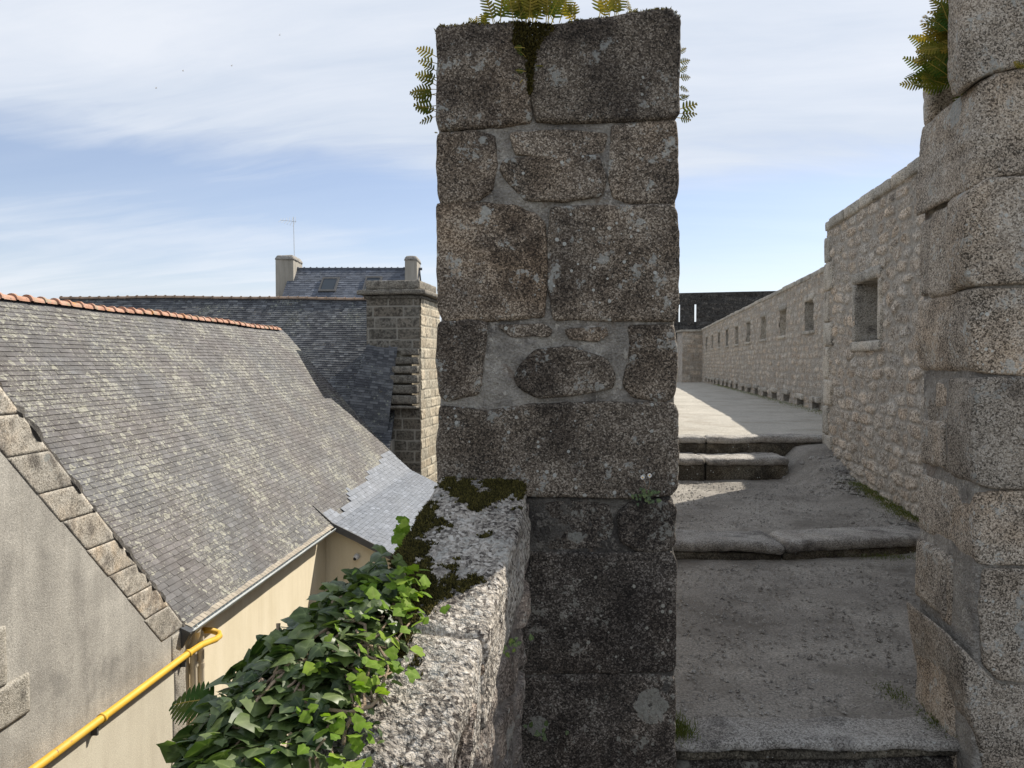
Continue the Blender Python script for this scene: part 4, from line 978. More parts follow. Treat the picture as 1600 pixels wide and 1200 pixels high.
# ------------------------------------------------------------------ dark slate house behind with the big chimney
back = thing('dark_slate_house', (-10, 33, -9), 'long dark mossy slate roof running across behind the near ridge', 'building')
RY = 34.2; bt = 1.06; rzv = at(400,466,RY).z
xa, xb = at(95,466,RY).x, at(640,466,RY).x
def bridge(x): return rzv+.035*math.sin((x-xa)*.35)+.015*math.sin(x*1.1)
def bsurf(u, v):
    x = xa+u; c_ = 1/math.sqrt(1+bt*bt); w = (8.4-v)*c_
    return Vector((x, RY-w, bridge(x)-.03-bt*w+.03*math.sin(x*.9+w*1.3)))
slates('slate_roof', back, bsurf, xb-xa, 8.4, .21, .125, M['slate_dark'], 74, thick=.012)
m = MB(); m.add([(xa,RY,rzv-.12),(xb,RY,rzv-.12),(xb,RY-5.5,rzv-.12-bt*5.5),(xa,RY-5.5,rzv-.12-bt*5.5)], [(3,2,1,0)])
m.add([(xa,RY,rzv-.12),(xb,RY,rzv-.12),(xb,RY+5,rzv-5),(xa,RY+5,rzv-5)], [(0,1,2,3)]); m.box((xa,RY-.06,rzv-.2),(xb,RY+.06,rzv+.0)); m.build('roof_deck', M['slate_dark'], back)
rg = MB(); nk = int((xb-xa)/.42)
for k in range(nk):
    x = xa+k*.42
    for x0_, x1_, rad in ((x, x+.05, .14), (x+.05, x+.42, .11)):
        V = []; n = 7
        for xx in (x0_, x1_):
            for q_ in range(n): an = math.pi*q_/(n-1); V.append((xx, RY+math.cos(an)*rad, bridge(x)-.04+math.sin(an)*rad))
        rg.add(V, [(q_, q_+1, n+q_+1, n+q_) for q_ in range(n-1)]+[tuple(range(n))])
rg.build('ridge_tiles', M['ridge_grey'], back)
m = MB(); m.box((xa,RY-5.4,-9),(xb,RY+4.9,rzv-.2-bt*5.3)); m.build('wall', M['chim_render'], back)
# chimney stack: ashlar, wide base with stone weatherings (steps) on its left
CY = 29.6; cd = Vector((.15,1,0)).normalized(); cx_ = Vector((1,-.15,0)).normalized()
ca = at(573,500,CY); cb = at(656,500,CY); CW = (cb-ca).length
chim = MB()
def cq(px, py, back_=0.):          # picture point on the stack's front plane (through ca, normal -cd) pushed back
    d_ = at(px, py, 1.); t_ = Vector((cb.x, cb.y, 0)).dot(cd)/d_.dot(cd); return d_*t_+cd*back_
zt_, zb_ = cq(600,462).z, -8.9
def cface(name, pA, pB, z0, z1, th, seed, mt='ashlar_shaded'):
    A = Vector((pA.x, pA.y, z0)); L = Vector((pB.x-pA.x, pB.y-pA.y, 0)); ln = L.length; U = L.normalized(); N = Vector((U.y, -U.x, 0))
    masonry(name, back, A, U, Z, N, ln, z1-z0, .03, (.33,.45), (.55,1.1), .030, seed, M[mt], warp=.012, joint=.03, rough=.004, thick=th)
cf0, cf1 = cq(573,500), cq(656,500); depth = 3.1
zs0 = cq(620,545).z
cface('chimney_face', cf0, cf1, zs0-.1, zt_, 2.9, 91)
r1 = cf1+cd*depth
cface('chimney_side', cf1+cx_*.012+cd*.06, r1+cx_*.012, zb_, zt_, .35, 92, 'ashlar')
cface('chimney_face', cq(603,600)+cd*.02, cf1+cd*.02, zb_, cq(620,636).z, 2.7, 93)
# core so nothing is hollow
m = MB()
for (xl_, z0, z1) in ((603, zb_, zs0), (573, zs0-.1, zt_)):
    A = cq(xl_,500)+cd*.10; B = cf1+cd*.10-cx_*.05
    m.hexa([Vector((q_.x,q_.y,z)) for z in (z0, z1) for q_ in (A, B, B+cd*(depth-.3), A+cd*(depth-.3))])
m.build('chimney_core', M['ashlar'], back)
# offsets
ys_ = [545,558,572,586,601,617,633]; xs_ = [627,620,615,612,609,607,604]
for i, (y_, x_) in enumerate(zip(ys_, xs_)):
    A = cq(x_, y_); B = cq(655, y_); zt2 = A.z; zb2 = cq(600, (ys_+[640])[i+1]).z+.0
    c = [A-cd*(.16+.05*i), B-cd*(.16+.05*i), B+cd*1.2, A+cd*1.2]
    c8 = [Vector((q_.x,q_.y,zb2+.07)) for q_ in c]+[Vector((q_.x,q_.y,zt2)) for q_ in c]
    stone_block('weathering_stone', back, c8, M['ashlar_plain'] if 'ashlar_plain' in M else M['dressed'], r=.03, amp=.015, seg=.08, seed=900+i)
# cap slabs
def slab(pxa, pxb, pya, pyb, o, sd, bk_=3.1, mat='ashlar_plain'):
    A = cq(pxa, pya)-cd*o; B = cq(pxb, pya)-cd*o; zt2, zb2 = cq(620, pya).z, cq(620, pyb).z
    c = [A, B, B+cd*(bk_+2*o), A+cd*(bk_+2*o)]
    stone_block('cap_slab', back, [Vector((q_.x,q_.y,zb2)) for q_ in c]+[Vector((q_.x,q_.y,zt2)) for q_ in c], M[mat], r=.05, amp=.02, seg=.08, seed=sd)
slab(569, 660, 461.5, 467, .10, 921, mat='ashlar_plain'); slab(561, 667, 453, 461, .30, 922); slab(571, 656, 438, 452.5, .05, 923, 2.6)
# small slated saddle running into the stack's left side
s0, s1 = at(577,529,30.0), at(622,536,29.75); s2, s3 = at(520,700,28.3), at(602,705,28.9)
def ssurf(u, v):
    L = (s1-s0).length; k_ = 1-v/5.2; return s0.lerp(s1, u/L).lerp(s2.lerp(s3, u/L), k_)
slates('saddle_slates', back, ssurf, (s1-s0).length, 5.2, .2, .12, M['slate_dark'], 75, thick=.012)
yb0 = RY-(rzv-s0.z)/bt+.1; ck = MB(); ck.add([s0-Z*.02, s1-Z*.02, Vector((s1.x, yb0, s1.z)), Vector((s0.x, yb0, s0.z))], [(0,1,2,3)]); ck.add([s0-Z*.02, Vector((s0.x, yb0, s0.z)), s2-Z*.1], [(0,1,2)])
ck.build('saddle_deck', M['slate_dark'], back)
fl = MB(); fl.tube([s0+Z*.02, s1+Z*.02], .04, 6); fl.build('lead_flashing', M['lead'], back)

# ------------------------------------------------------------------ far house with skylights
HY = 52.
fh_ = thing('far_house', (at(545,440,HY).x, HY, -9), 'distant blue-slate house with two end chimneys and roof windows, beyond the dark roof', 'building')
fx0, fx1 = at(452,0,HY).x, at(655,0,HY).x; fz = at(500,420,HY).z; ft = .95
def fsurf(u, v): w = (6.2-v)/math.sqrt(1+ft*ft); return Vector((fx0+u, HY-w, fz-ft*w))
slates('slate_roof', fh_, fsurf, fx1-fx0, 6.2, .32, .2, M['slate_far'], 76, thick=.014)
m = MB(); m.add([(fx0,HY,fz-.04),(fx1,HY,fz-.04),(fx1,HY-5,fz-.04-5*ft),(fx0,HY-5,fz-.04-5*ft)], [(3,2,1,0)]); m.add([(fx0,HY,fz-.04),(fx1,HY,fz-.04),(fx1,HY+5,fz-5),(fx0,HY+5,fz-5)], [(0,1,2,3)])
m.build('roof_deck', M['slate_far'], fh_)
m = MB(); m.box((fx0+.1,HY-4.4,-9),(fx1-.1,HY+4.4,fz-4.4)); m.build('wall', M['chim_render'], fh_)
m = MB(); k = 0
while fx0+k*.42 < fx1: m.tube([(fx0+k*.42,HY,fz), (fx0+k*.42+.06,HY,fz), (fx0+k*.42+.07,HY,fz-.01), (fx0+k*.42+.42,HY,fz-.01)], [.13,.13,.09,.09], 8); k += 1
m.build('ridge_tiles', M['slate_far'], fh_)
def fchim(pa, pb, pt, depth_, pbot):
    Yc = HY-1.0; x0, x1 = at(pa,0,Yc).x, at(pb,0,Yc).x; zt = at(0,pt,Yc).z
    o = MB(); o.box((x0,Yc,fz-5),(x1,Yc+depth_,zt-.32)); c = o.build('chimney', M['chim_render'], fh_)
    stone_block('chimney_cap', c, [(x0-.09,Yc-.09,zt-.34),(x1+.09,Yc-.09,zt-.34),(x1+.09,Yc+depth_+.09,zt-.34),(x0-.09,Yc+depth_+.09,zt-.34),
                (x0+.08,Yc+.1,zt),(x1-.06,Yc+.1,zt),(x1-.06,Yc+depth_-.1,zt),(x0+.08,Yc+depth_-.1,zt)], M['mortar'], r=.08, amp=.05, seg=.12, seed=int(pa))
fchim(427, 455, 398, 2.2, 0); fchim(631, 650, 399, 2.0, 0)
for pa, pb, pt, pbt in ((497,526,434,456), (566,594,433,455)):
    def rp(px, py):      # picture point -> on the roof plane, 6 cm proud
        d_ = at(px, py, 1.); nrm = Vector((0,-ft,1)); return d_*(Vector((0,HY,fz+.06)).dot(nrm)/d_.dot(nrm))
    p4 = [rp(pa,pbt), rp(pb-2,pbt), rp(pb,pt), rp(pa+3,pt)]; p4[3].x = p4[0].x+.05; p4[2].x = p4[1].x+.05
    o = MB(); cc = sum(p4, Vector())/4; inn = [cc+(q_-cc)*.78 for q_ in p4]; up = Vector((0,-.5,.6))*.10
    o.add([q_ for q_ in p4]+[q_+up for q_ in p4]+[q_+up for q_ in inn], [(0,1,5,4),(1,2,6,5),(2,3,7,6),(3,0,4,7),(4,5,9,8),(5,6,10,9),(6,7,11,10),(7,4,8,11)])
    fr = o.build('skylight_frame', M['fascia'], fh_); o = MB(); o.add([q_+up*.6 for q_ in inn], [(0,1,2,3)]); o.build('pane', M['glass'], fr)
# antenna
ax = at(460,397,HY+.2); ant = thing('tv_antenna', (ax.x, ax.y, ax.z-.6), 'thin rooftop television aerial standing on the far house\'s left chimney', 'antenna')
o = MB(); atop = at(458.5,339,HY+.2); o.tube([ax-Z*.5, atop], .022, 6); o.build('mast', M['steel'], ant)
o = MB(); bA, bB = at(437,343,HY+.2), at(462,352,HY-.1); bA = at(438,344,HY+.2); bB = at(463,346,HY+.2); o.tube([bA, bB], .016, 6)
for t_ in np.linspace(.05, .95, 6):
    c_ = bA.lerp(bB, float(t_)); s_ = .16+.22*t_; o.tube([c_+Vector((-.10,-.3,-s_)), c_, c_+Vector((-.10,.3,s_))], .014, 5)
o.build('aerial', M['steel'], ant)

# ------------------------------------------------------------------ plants
def ivy_leaf(mb, P, N, T, size, tone, curl=.25, lobes=5):
    """five-lobed leaf: centre P (petiole end), normal N, tip direction T"""
    N = N.normalized(); T = (T-N*T.dot(N)).normalized(); S = T.cross(N)
    if lobes == 5:
        out = [(0,-.02,0), (.18,-.15,.3), (.40,-.10,.9), (.43,.08,.3), (.60,.26,.9), (.44,.44,.3), (.30,.66,.4), (0,.95,1.)]
    else: out = [(0,-.05,0), (.22,-.08,.4), (.40,.14,.5), (.42,.40,.5), (.26,.70,.5), (0,1.,1.)]
    pts = [(x, y, v) for x, y, v in out]+[(-x, y, v) for x, y, v in out[-2:0:-1]]
    k0 = len(mb.v); n = len(pts)
    mb.v.append(tuple(P+T*size*.12)); mb.a.append((tone, 1., 0, 1))
    for ring in (.5, 1.):
        for x, y, v in pts:
            xx, yy = x*ring, .12*(1-ring)+y*ring; dz_ = -curl*(xx*xx*1.6+yy*yy*.45)+.20*abs(xx)*(1 if ring < 1 else .7)
            mb.v.append(tuple(P+S*(xx*size)+T*(yy*size)+N*(dz_*size))); mb.a.append((min(1, tone), v*.85, 0, 1))
    for i in range(n):
        j = (i+1) % n; mb.f.append((k0, k0+1+i, k0+1+j)); mb.f.append((k0+1+i, k0+1+n+i, k0+1+n+j, k0+1+j))

ivy = thing('ivy', (-.6, 1.7, -.9), 'thick glossy dark green ivy spilling over the outer edge of the mossy parapet', 'ivy')
IR = random.Random(12)
def ivy_pt(Y, s):
    xo = pout(Y); zt = ztop(Y)
    env = min(1, max(.12, (2.26-Y)/.40))            # thins towards the pier
    bl_ = 1+max(0, 1.75-Y)*.9
    X = [xo+.16*env, xo+.04, xo-.10*env*bl_-.02, xo-.22*env*bl_-.02, xo-.27*env*bl_-.03, xo-.30*env*bl_-.03]
    Zs = [zt+.015, zt+.045*env+.01, zt+.03*env, zt-.06, zt-.22, zt-.62]
    t = [0, .2, .42, .62, .78, 1.]
    return Vector((float(np.interp(s, t, X)), Y, float(np.interp(s, t, Zs))))
lm = MB(); ym = MB()
for i in range(3700):
    Y = IR.uniform(.85, 2.15); s = IR.random()**.85
    if s < .12 and IR.random() < .55: continue
    if Y > 2.04 and IR.random() < .5: continue
    P = ivy_pt(Y, s); Q = ivy_pt(Y, min(1, s+.03)); Tn = (Q-ivy_pt(Y, max(0, s-.03))).normalized()
    N = Vector((0,1,0)).cross(Tn)
    if N.z < 0 and s < .6: N = -N
    if N.x > 0 and s >= .6: N = -N
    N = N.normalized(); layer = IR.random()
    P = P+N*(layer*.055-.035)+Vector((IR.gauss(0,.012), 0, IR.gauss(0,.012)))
    nn_ = (N*.7+Vector((.25,.10,.55))*.7+Vector((IR.gauss(0,.45), IR.gauss(0,.45), IR.gauss(0,.35)))).normalized()
    T = Vector((-.3+IR.gauss(0,.6), -.4+IR.gauss(0,.6), -.3+IR.gauss(0,.3)))
    sz = IR.choice([.026,.034,.042,.05,.062])*IR.uniform(.85,1.15)
    if s < .15: sz *= .6
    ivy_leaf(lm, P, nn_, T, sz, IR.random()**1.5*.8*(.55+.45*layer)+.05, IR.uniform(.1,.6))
lm.build('leaves', M['ivy'], ivy, smooth=True)
for i in range(150):                                   # young yellow-green leaves
    if i < 110: Y = IR.uniform(1.4, 2.0); s = IR.uniform(.0, .3)
    else: Y = IR.uniform(1.85, 2.05); s = IR.uniform(0, .12)
    P = ivy_pt(Y, s)+Vector((IR.gauss(.02,.02), 0, IR.uniform(.02,.06)))
    ivy_leaf(ym, P, Vector((.2+IR.gauss(0,.4), -.1+IR.gauss(0,.4), .8)), Vector((IR.gauss(0,1), IR.gauss(0,1), .2)), IR.uniform(.018,.036), IR.random(), .2)
for i in range(34):                                    # sprig at the far end against the yellow wall
    c = at(IR.gauss(627,7), IR.uniform(812,905), IR.uniform(2.36, 2.5)); ivy_leaf(ym, c, Vector((.3+IR.gauss(0,.4), -.6, .6)), Vector((IR.gauss(0,1), 0, IR.gauss(.3,1))), IR.uniform(.022,.038), IR.random(), .2)
ym.build('young_leaves', M['ivy_young'], ivy, smooth=True, label='bright yellow-green young ivy leaves')
bm_ = MB()                                             # large isolated leaves on the outline
for px, py, Y, sz, tx in ((428,1012,1.93,.075,.3), (398,1040,1.90,.065,-.5), (405,1035,1.95,.05,.9), (395,1140,1.78,.085,-.8), (572,905,2.25,.075,.3), (590,888,2.28,.06,.8), (400,1100,1.80,.07,-.9)):
    ivy_leaf(bm_, at(px,py,Y)-Z*.02, Vector((.2,-.75,.35)), Vector((tx*.5,0,1)), sz, .12, .35, 3)
bm_.build('large_leaves', M['ivy'], ivy, smooth=True)
st = MB()
for i in range(34):
    Y = IR.uniform(1.25, 2.0); s = IR.uniform(.0,.5); pts = []
    for k in range(9):
        pts.append(ivy_pt(Y, s)+Vector((0,0,-.004+IR.uniform(-.012,.014)))); Y += IR.uniform(-.01,.05); s = min(1, max(0, s+IR.uniform(-.05,.06)))
    st.tube(pts, [IR.uniform(.0022,.0045)]*9, 6)
for arc in ([(455,1140),(500,1128),(545,1135),(580,1125),(605,1098)], [(555,985),(575,990),(590,978),(600,972)], [(380,1105),(430,1118),(470,1125)]):
    st.tube([at(x, y, np.interp(y, [970,1140], [1.98,1.58]))+Z*.03 for x, y in arc], .0042, 7)
st.tube([at(436,1015,1.95), at(434,990,1.95), at(435,974,1.96)], [.004,.0035,.006], 7)
st.build('stems', M['bark'], ivy, smooth=True)

def frond(mb, base, dirv, up, L, W, n=14, droop=.35, tone=.3, tip=.25, bw=.31):
    """polypody frond: rachis with paired blunt leaflets"""
    dirv = dirv.normalized(); up = (up-dirv*up.dot(dirv)).normalized(); side = dirv.cross(up)
    def rp(t): return base+dirv*(L*t)-up*(droop*L*t*t)
    prev = None
    for i in range(1, n+1):
        t = .16+.84*i/n; P = rp(t); tg_ = (rp(min(1,t+.02))-rp(t-.02)).normalized()
        wl_ = W*math.sin(math.pi*min(1, (t-.08)/.95)**.75)**.7*(.5 if i == n else 1) if t < .99 else W*.25
        for sg_ in (-1, 1):
            o = side*sg_; q = (o*.93+tg_*.38).normalized(); b = L/n*bw; nrm = tg_.cross(o)*sg_
            k = len(mb.v); tn = min(1, max(0, tone+(t-.5)*tip*2+rng.uniform(-.12,.12)))
            for (s_, w_) in ((0,.9), (.35,1.), (.75,.8), (1.,.12)):
                c_ = P+q*(wl_*s_)-up*(.12*wl_*s_*s_); mb.v += [tuple(c_-tg_*b*w_+up*.0006), tuple(c_+tg_*b*w_)]; mb.a += [(tn,.3,0,1), (tn,.0,0,1)]
            mb.f += [(k,k+2,k+3,k+1), (k+2,k+4,k+5,k+3), (k+4,k+6,k+7,k+5)]
    k = len(mb.v); w = .0016
    for j in range(9):
        P = rp(j/8); mb.v += [tuple(P-side*w+up*.0008), tuple(P+side*w+up*.0008)]; mb.a += [(.9,.8,0,1)]*2
    mb.f += [(k+2*j, k+2*j+1, k+2*j+3, k+2*j+2) for j in range(8)]

def fern(label, fr, loc, group='polypody ferns growing from the stonework', name='fern'):
    root = thing(name, loc, label, 'fern', group)
    for (px, py, Y, dx_, dy_, dz_, L, W, tn) in fr:
        mb = MB(); b = at(px, py, Y); dv = Vector((dx_, dy_, dz_)); upv = Vector((rng.gauss(0,.3), -1, .3+rng.gauss(0,.3)))
        frond(mb, b, dv, upv+Vector((rng.gauss(0,.25),0,0)), L, max(W, min(.036, L*.36)), n=max(5, int(L/.0125)), droop=rng.uniform(.05,.35), tone=tn)
        mb.build('frond', M['fern'], root)
    return root
def tuft(px, py, Y, n, L, spread=.7, tn=.35, wid=14):
    out = []
    for i in range(n):
        l = L*rng.uniform(.7,1.3); out.append((px+rng.uniform(-wid,wid), py+rng.uniform(-2,6), Y+rng.uniform(-.03,.06), rng.uniform(-spread,spread), rng.uniform(-.35,.1), 1, l, l*.24, tn+rng.uniform(-.2,.35)))
    return out
top = at(750,40,2.8)
fern('small reddish fern at the left end of the central pier\'s top', tuft(742,40,2.78,3,.035,wid=12,tn=.6)+tuft(757,40,2.78,3,.06,tn=.55,wid=3), at(755,42,2.78))
fern('upright fern next to the leftmost one on the central pier', tuft(778,38,2.76,4,.10,.5,.35,8), at(778,40,2.76))
fern('bushiest clump of green fern in the middle of the central pier\'s top', tuft(812,36,2.80,6,.14,.6,.45)+tuft(840,36,2.80,11,.16,.6,.45,26)+tuft(862,34,2.78,5,.13,.5,.25,12), at(840,40,2.8))
fern('low reddish fern on the central pier between the two taller clumps', tuft(905,30,2.78,5,.05,.8,.6,14), at(905,34,2.78))
fern('golden-tipped fern clump at the right of the central pier\'s top', tuft(955,26,2.80,7,.085,.6,.55,20)+tuft(988,22,2.80,3,.05,.8,.6,6), at(960,28,2.8))
side_l = [(684, y, 2.86+rng.uniform(-.03,.08), -1, rng.uniform(-.15,.1), dz_, L, L*.24, tn) for y, dz_, L, tn in
          ((90,.55,.085,.75),(100,.3,.07,.5),(122,.25,.085,.45),(135,.55,.07,.3),(140,.05,.10,.45),(146,-.15,.09,.35),(150,.25,.095,.3),(128,.7,.06,.25),(165,-.05,.085,.25),(172,.2,.085,.3),(182,-.1,.07,.3),(176,.5,.06,.2),(112,.6,.06,.35),(208,.3,.012,.3))]
fern('ferns sticking out of the left side of the central pier near its top', side_l, at(684,180,2.9))
side_r = [(1058, y, 2.86+rng.uniform(-.03,.05), 1, 0, dz_, L, L*.24, tn) for y, dz_, L, tn in
          ((85,.8,.04,.7),(100,.4,.05,.5),(115,.8,.045,.4),(122,.2,.05,.45),(135,-.2,.045,.4),(150,.1,.04,.35),(172,.35,.075,.35),(178,.05,.07,.4),(184,-.1,.05,.3),(160,.8,.05,.2))]
fern('ferns sticking out of the right side of the central pier near its top', side_r, at(1058,180,2.9))
jf = []
for i in range(105):
    t_ = rng.random()**.8; px = 1520-rng.random()*58*(.2+t_); py = 2+t_*136
    jf.append((px, py, 3.02+rng.uniform(-.10,.22), -1+rng.uniform(-.1,1.2), rng.uniform(-.25,.15), rng.uniform(-.35,.85), rng.uniform(.08,.165), rng.uniform(.028,.04), rng.uniform(.0,.4)+.5*(py < 95)*(rng.random() < .6)))
jf += [(1450,133,3.3,-1,0,.1,.11,.026,.6), (1500,45,3.3,-.5,0,.9,.13,.03,.6), (1512,20,3.3,.0,0,1,.1,.03,.8)]
fern('large bushy fern clump hanging from the joint of the right-hand gate pier', jf, at(1490,140,3.2))
fern('tiny fern sprouting in the joint at the very right edge of the picture', [(1596,106,2.75,-.5,-.3,.2,.04,.012,.6), (1600,104,2.75,.2,-.3,.7,.05,.012,.7), (1606,104,2.75,-.8,-.2,.1,.04,.01,.5)], at(1600,106,2.75))
fern('small ferns in the mossy crack between the top blocks of the central pier', [(822,112,2.68,-.9,-.2,.1,.035,.012,.1), (822,90,2.68,-.6,-.3,.6,.045,.014,.15), (834,104,2.68,.8,-.2,.2,.03,.01,.3), (820,75,2.67,-.9,-.4,.0,.035,.012,.2), (824,116,2.69,-.5,-.1,-.6,.04,.012,.1)], at(824,120,2.7))
# big dark fern frond beside the ivy
mb = MB(); b = at(352,1094,1.75)
frond(mb, b, Vector((-1,.1,.02)), Vector((.05,-.55,.85)), .135, .062, n=9, droop=.25, tone=.05, tip=.1, bw=.46)
tag(mb.build('fern_frond', M['fern'], base=b), 'single dark fern frond beside the ivy in front of the beige downpipes', 'fern')

# moss: thousands of small upright tufts where the photo shows cushions
def in_poly(x, y, poly):
    c = False; j = len(poly)-1
    for i in range(len(poly)):
        if ((poly[i][1] > y) != (poly[j][1] > y)) and (x < (poly[j][0]-poly[i][0])*(y-poly[i][1])/(poly[j][1]-poly[i][1]+1e-9)+poly[i][0]): c = not c
        j = i
    return c
def moss(name, label, pts, h=.006, dense=1., tone=(0., 1.), mat='moss', w=.0035):
    mb = MB()
    for P, N in pts:
        for k in range(3):
            o = P+Vector((rng.gauss(0,.003), rng.gauss(0,.003), 0)); d_ = (N+Vector((rng.gauss(0,.45), rng.gauss(0,.45), rng.gauss(0,.3)))).normalized()
            s_ = d_.orthogonal().normalized(); s2 = d_.cross(s_); hh = h*rng.uniform(.5,1.4); i0 = len(mb.v); tn = tone[0]+(tone[1]-tone[0])*rng.random()**1.5
            mb.v += [tuple(o+s_*w-d_*.002), tuple(o-s_*w*.5+s2*w*.8-d_*.002), tuple(o-s_*w*.5-s2*w*.8-d_*.002), tuple(o+d_*hh)]; mb.a += [(tn*.5,0,0,1)]*3+[(tn,0,0,1)]
            mb.f += [(i0,i0+1,i0+3), (i0+1,i0+2,i0+3), (i0+2,i0,i0+3)]
    o = mb.build(name, M[mat], base=tuple(pts[0][0])); tag(o, label, 'moss', None, 'stuff'); return o
def surf_points(objs, n, ok, nz=.55, seed=1):
    r = np.random.default_rng(seed); A = []; B = []; C_ = []; Nn_ = []; Wt = []
    for o in objs:
        off = np.array(wloc(o.parent)); me = o.data; co_ = np.empty(len(me.vertices)*3); me.vertices.foreach_get('co', co_); co_ = co_.reshape(-1, 3)+off
        for p_ in me.polygons:
            if p_.normal.z > nz: v_ = p_.vertices; A.append(co_[v_[0]]); B.append(co_[v_[1]]); C_.append(co_[v_[-1]]); Nn_.append(tuple(p_.normal)); Wt.append(p_.area)
    A, B, C_, Nn_, Wt = map(np.array, (A, B, C_, Nn_, Wt)); out = []
    for _ in range(12):
        i = r.choice(len(A), n*3, p=Wt/Wt.sum()); a_, b_ = r.random((n*3, 1)), r.random((n*3, 1)); q = A[i]+(B[i]-A[i])*a_+(C_[i]-A[i])*b_
        k = ok(q); out += [(Vector(x), Vector(y)) for x, y in zip(q[k], Nn_[i][k])]
        if len(out) >= n: break
    return out[:n]
def moss_ok(q):
    Y = q[:, 1]; t_ = (q[:, 0]-(-.673+.15*Y))/.324; n_ = fbm(q, 9, 6, 77, .75)+.35*fbm(q, 2.2, 2, 31)
    Yw = Y+.10*fbm(q, 4, 3, 55); tw = t_+.35*fbm(q, 5, 3, 56)
    th = np.interp(Yw, [1.0, 1.8, 1.95, 2.05, 2.2, 2.3, 2.42, 2.55, 2.7], [.34, .33, .18, .00, -.10, .14, .06, .16, .02])
    return n_ > th+np.where(Yw < 2.48, np.interp(tw, [0, .35, .65, .85, 1], [-.08, .0, .12, .38, .7]), np.interp(tw, [0, .5, .7, .9, 1], [.22, .08, -.12, -.05, .25]))
mp = surf_points([o for o in para.children if o.name.startswith('coping')], 11000, moss_ok)
tries = 0
while False:
    tries += 1; Y = rng.uniform(1.05, 2.69); t_ = rng.random(); X = pout(Y)+(pin(Y)-pout(Y))*t_
    n_ = float(fbm(np.array([[X, Y, 0.]]), 7, 4, 77, .6)[0]); th = .0
    if Y > 2.45: th = .10-.35*(t_ > .45)
    elif Y > 2.02: th = -.12+.50*max(0, t_-.62)/.3+(.25 if abs(Y-2.28) < .05 else 0)
    elif Y > 1.9: th = .12+.8*max(0, t_-.35)
    else: th = .30
    if n_ > th: mp.append((Vector((X, Y, ztop(Y)+.004)), Vector((0,0,1))))
moss('moss', 'dark and olive moss cushions on the parapet coping next to the central pier', mp, .009)
mp = []
poly = [(806,34),(860,38),(868,44),(846,66),(836,100),(830,150),(826,150),(822,90),(800,66),(802,50)]
while len(mp) < 1300:
    x, y = rng.uniform(798,870), rng.uniform(32,152)
    if in_poly(x, y, poly): mp.append((at(x, y, 2.70-.018*rng.random()), Vector((0,-1,.3))))
moss('moss', 'brown-green moss plug filling the crack at the top of the central pier', mp, .010, tone=(.1,.9))
pb_ = [o for o in pier.children if o.name.startswith('stone_block')][:2]
mp = surf_points(pb_, 2600, lambda q: (q[:, 2] > at(0,48,2.7).z) & (fbm(q, 8, 3, 5) > -.12), .35)
moss('moss', 'thin yellow-green moss skin along the top of the central pier', mp, .007, tone=(.5,1.4))

# daisies / weeds
def weed(name, label, base, leaves, stems, cat='weed', flower=True):
    t = thing(name, base, label, cat); mb = MB()
    for i in range(leaves):
        ivy_leaf(mb, base+Vector((rng.gauss(0,.022), rng.uniform(-.02,.0), rng.gauss(-.005,.014))), Vector((rng.gauss(0,.4),-1,.5)), Vector((rng.gauss(0,1),-.2,rng.gauss(0,.8))), rng.uniform(.010,.020), rng.random()*.6, .2, 3)
    mb.build('leaves', M['ivy'], t)
    for s_ in stems:
        sm = MB(); sm.tube([base, base.lerp(s_, .6)+Vector((.004,-.006,0)), s_], .0009, 5); sm.build('stem', M['grass_stem'] if 'grass_stem' in M else M['bark'], t)
        fm = MB(); fn = Vector((rng.gauss(0,.2),-1,.3)).normalized(); a_ = fn.orthogonal().normalized(); b_ = fn.cross(a_)
        for k in range(11):
            an = 2*math.pi*k/11; q = a_*math.cos(an)+b_*math.sin(an); e_ = a_*-math.sin(an)+b_*math.cos(an)
            fm.add([s_+q*.002, s_+q*.006+e_*.0014, s_+q*.0085, s_+q*.006-e_*.0014], [(0,1,2,3)])
        fo = fm.build('flower', M['petal'], t); cm = MB(); cm.tube([s_-fn*.001, s_+fn*.0025], [.003,.002], 8); cm.build('flower_centre', M['pollen'], fo)
    return t
weed('daisy_plant', 'small daisy with one white flower rooted in a joint of the central pier', at(1010,772,2.675), 26, [at(1015,743,2.66), at(1004,746,2.67)])
weed('daisy_plant', 'long-stemmed white daisies reaching left from the ferns on the right-hand pier', at(1478,42,3.25), 4, [at(1443,27,3.2), at(1440,33,3.2), at(1448,38,3.2), at(1446,25,3.25)])
weed('weed', 'little green weed at the foot of the central pier beside the parapet', at(848,1140,2.66), 14, [], 'weed')
weed('weed', 'small weed growing on the dark inner face of the parapet', Vector((pin(2.2)+.012, 2.18, -.80)), 12, [], 'weed')
# grass at wall feet
def grass(label, spots, n, h, tone=(.2,1)):
    mb = MB()
    for i in range(n):
        cx0, cy0, cz0, rx, ry = rng.choice(spots); P = Vector((rng.gauss(cx0,rx), rng.gauss(cy0,ry), cz0)); hh = h*rng.uniform(.4,1.2); l = Vector((rng.gauss(0,.5), rng.gauss(0,.5), 1)).normalized(); s_ = Vector((rng.gauss(0,1), rng.gauss(0,1), 0)).normalized()*.0016
        k = len(mb.v); mb.v += [tuple(P-s_), tuple(P+s_), tuple(P+l*hh*.6+s_*.7), tuple(P+l*hh*.6-s_*.7), tuple(P+l*hh-Vector((0,0,hh*.15)))]; tn = tone[0]+(tone[1]-tone[0])*rng.random(); mb.a += [(tn,0,0,1)]*5
        mb.f += [(k,k+1,k+2,k+3), (k+3,k+2,k+4)]
    o = mb.build('grass', M['grass'], base=spots[0][:3]); tag(o, label, 'grass', None, 'stuff')
grass('mossy grass tuft at the foot of the central pier by the lowest step', [(.66,2.98,L1+.005,.03,.05), (.63,3.12,L1,.02,.08)], 900, .035, (0,.7))
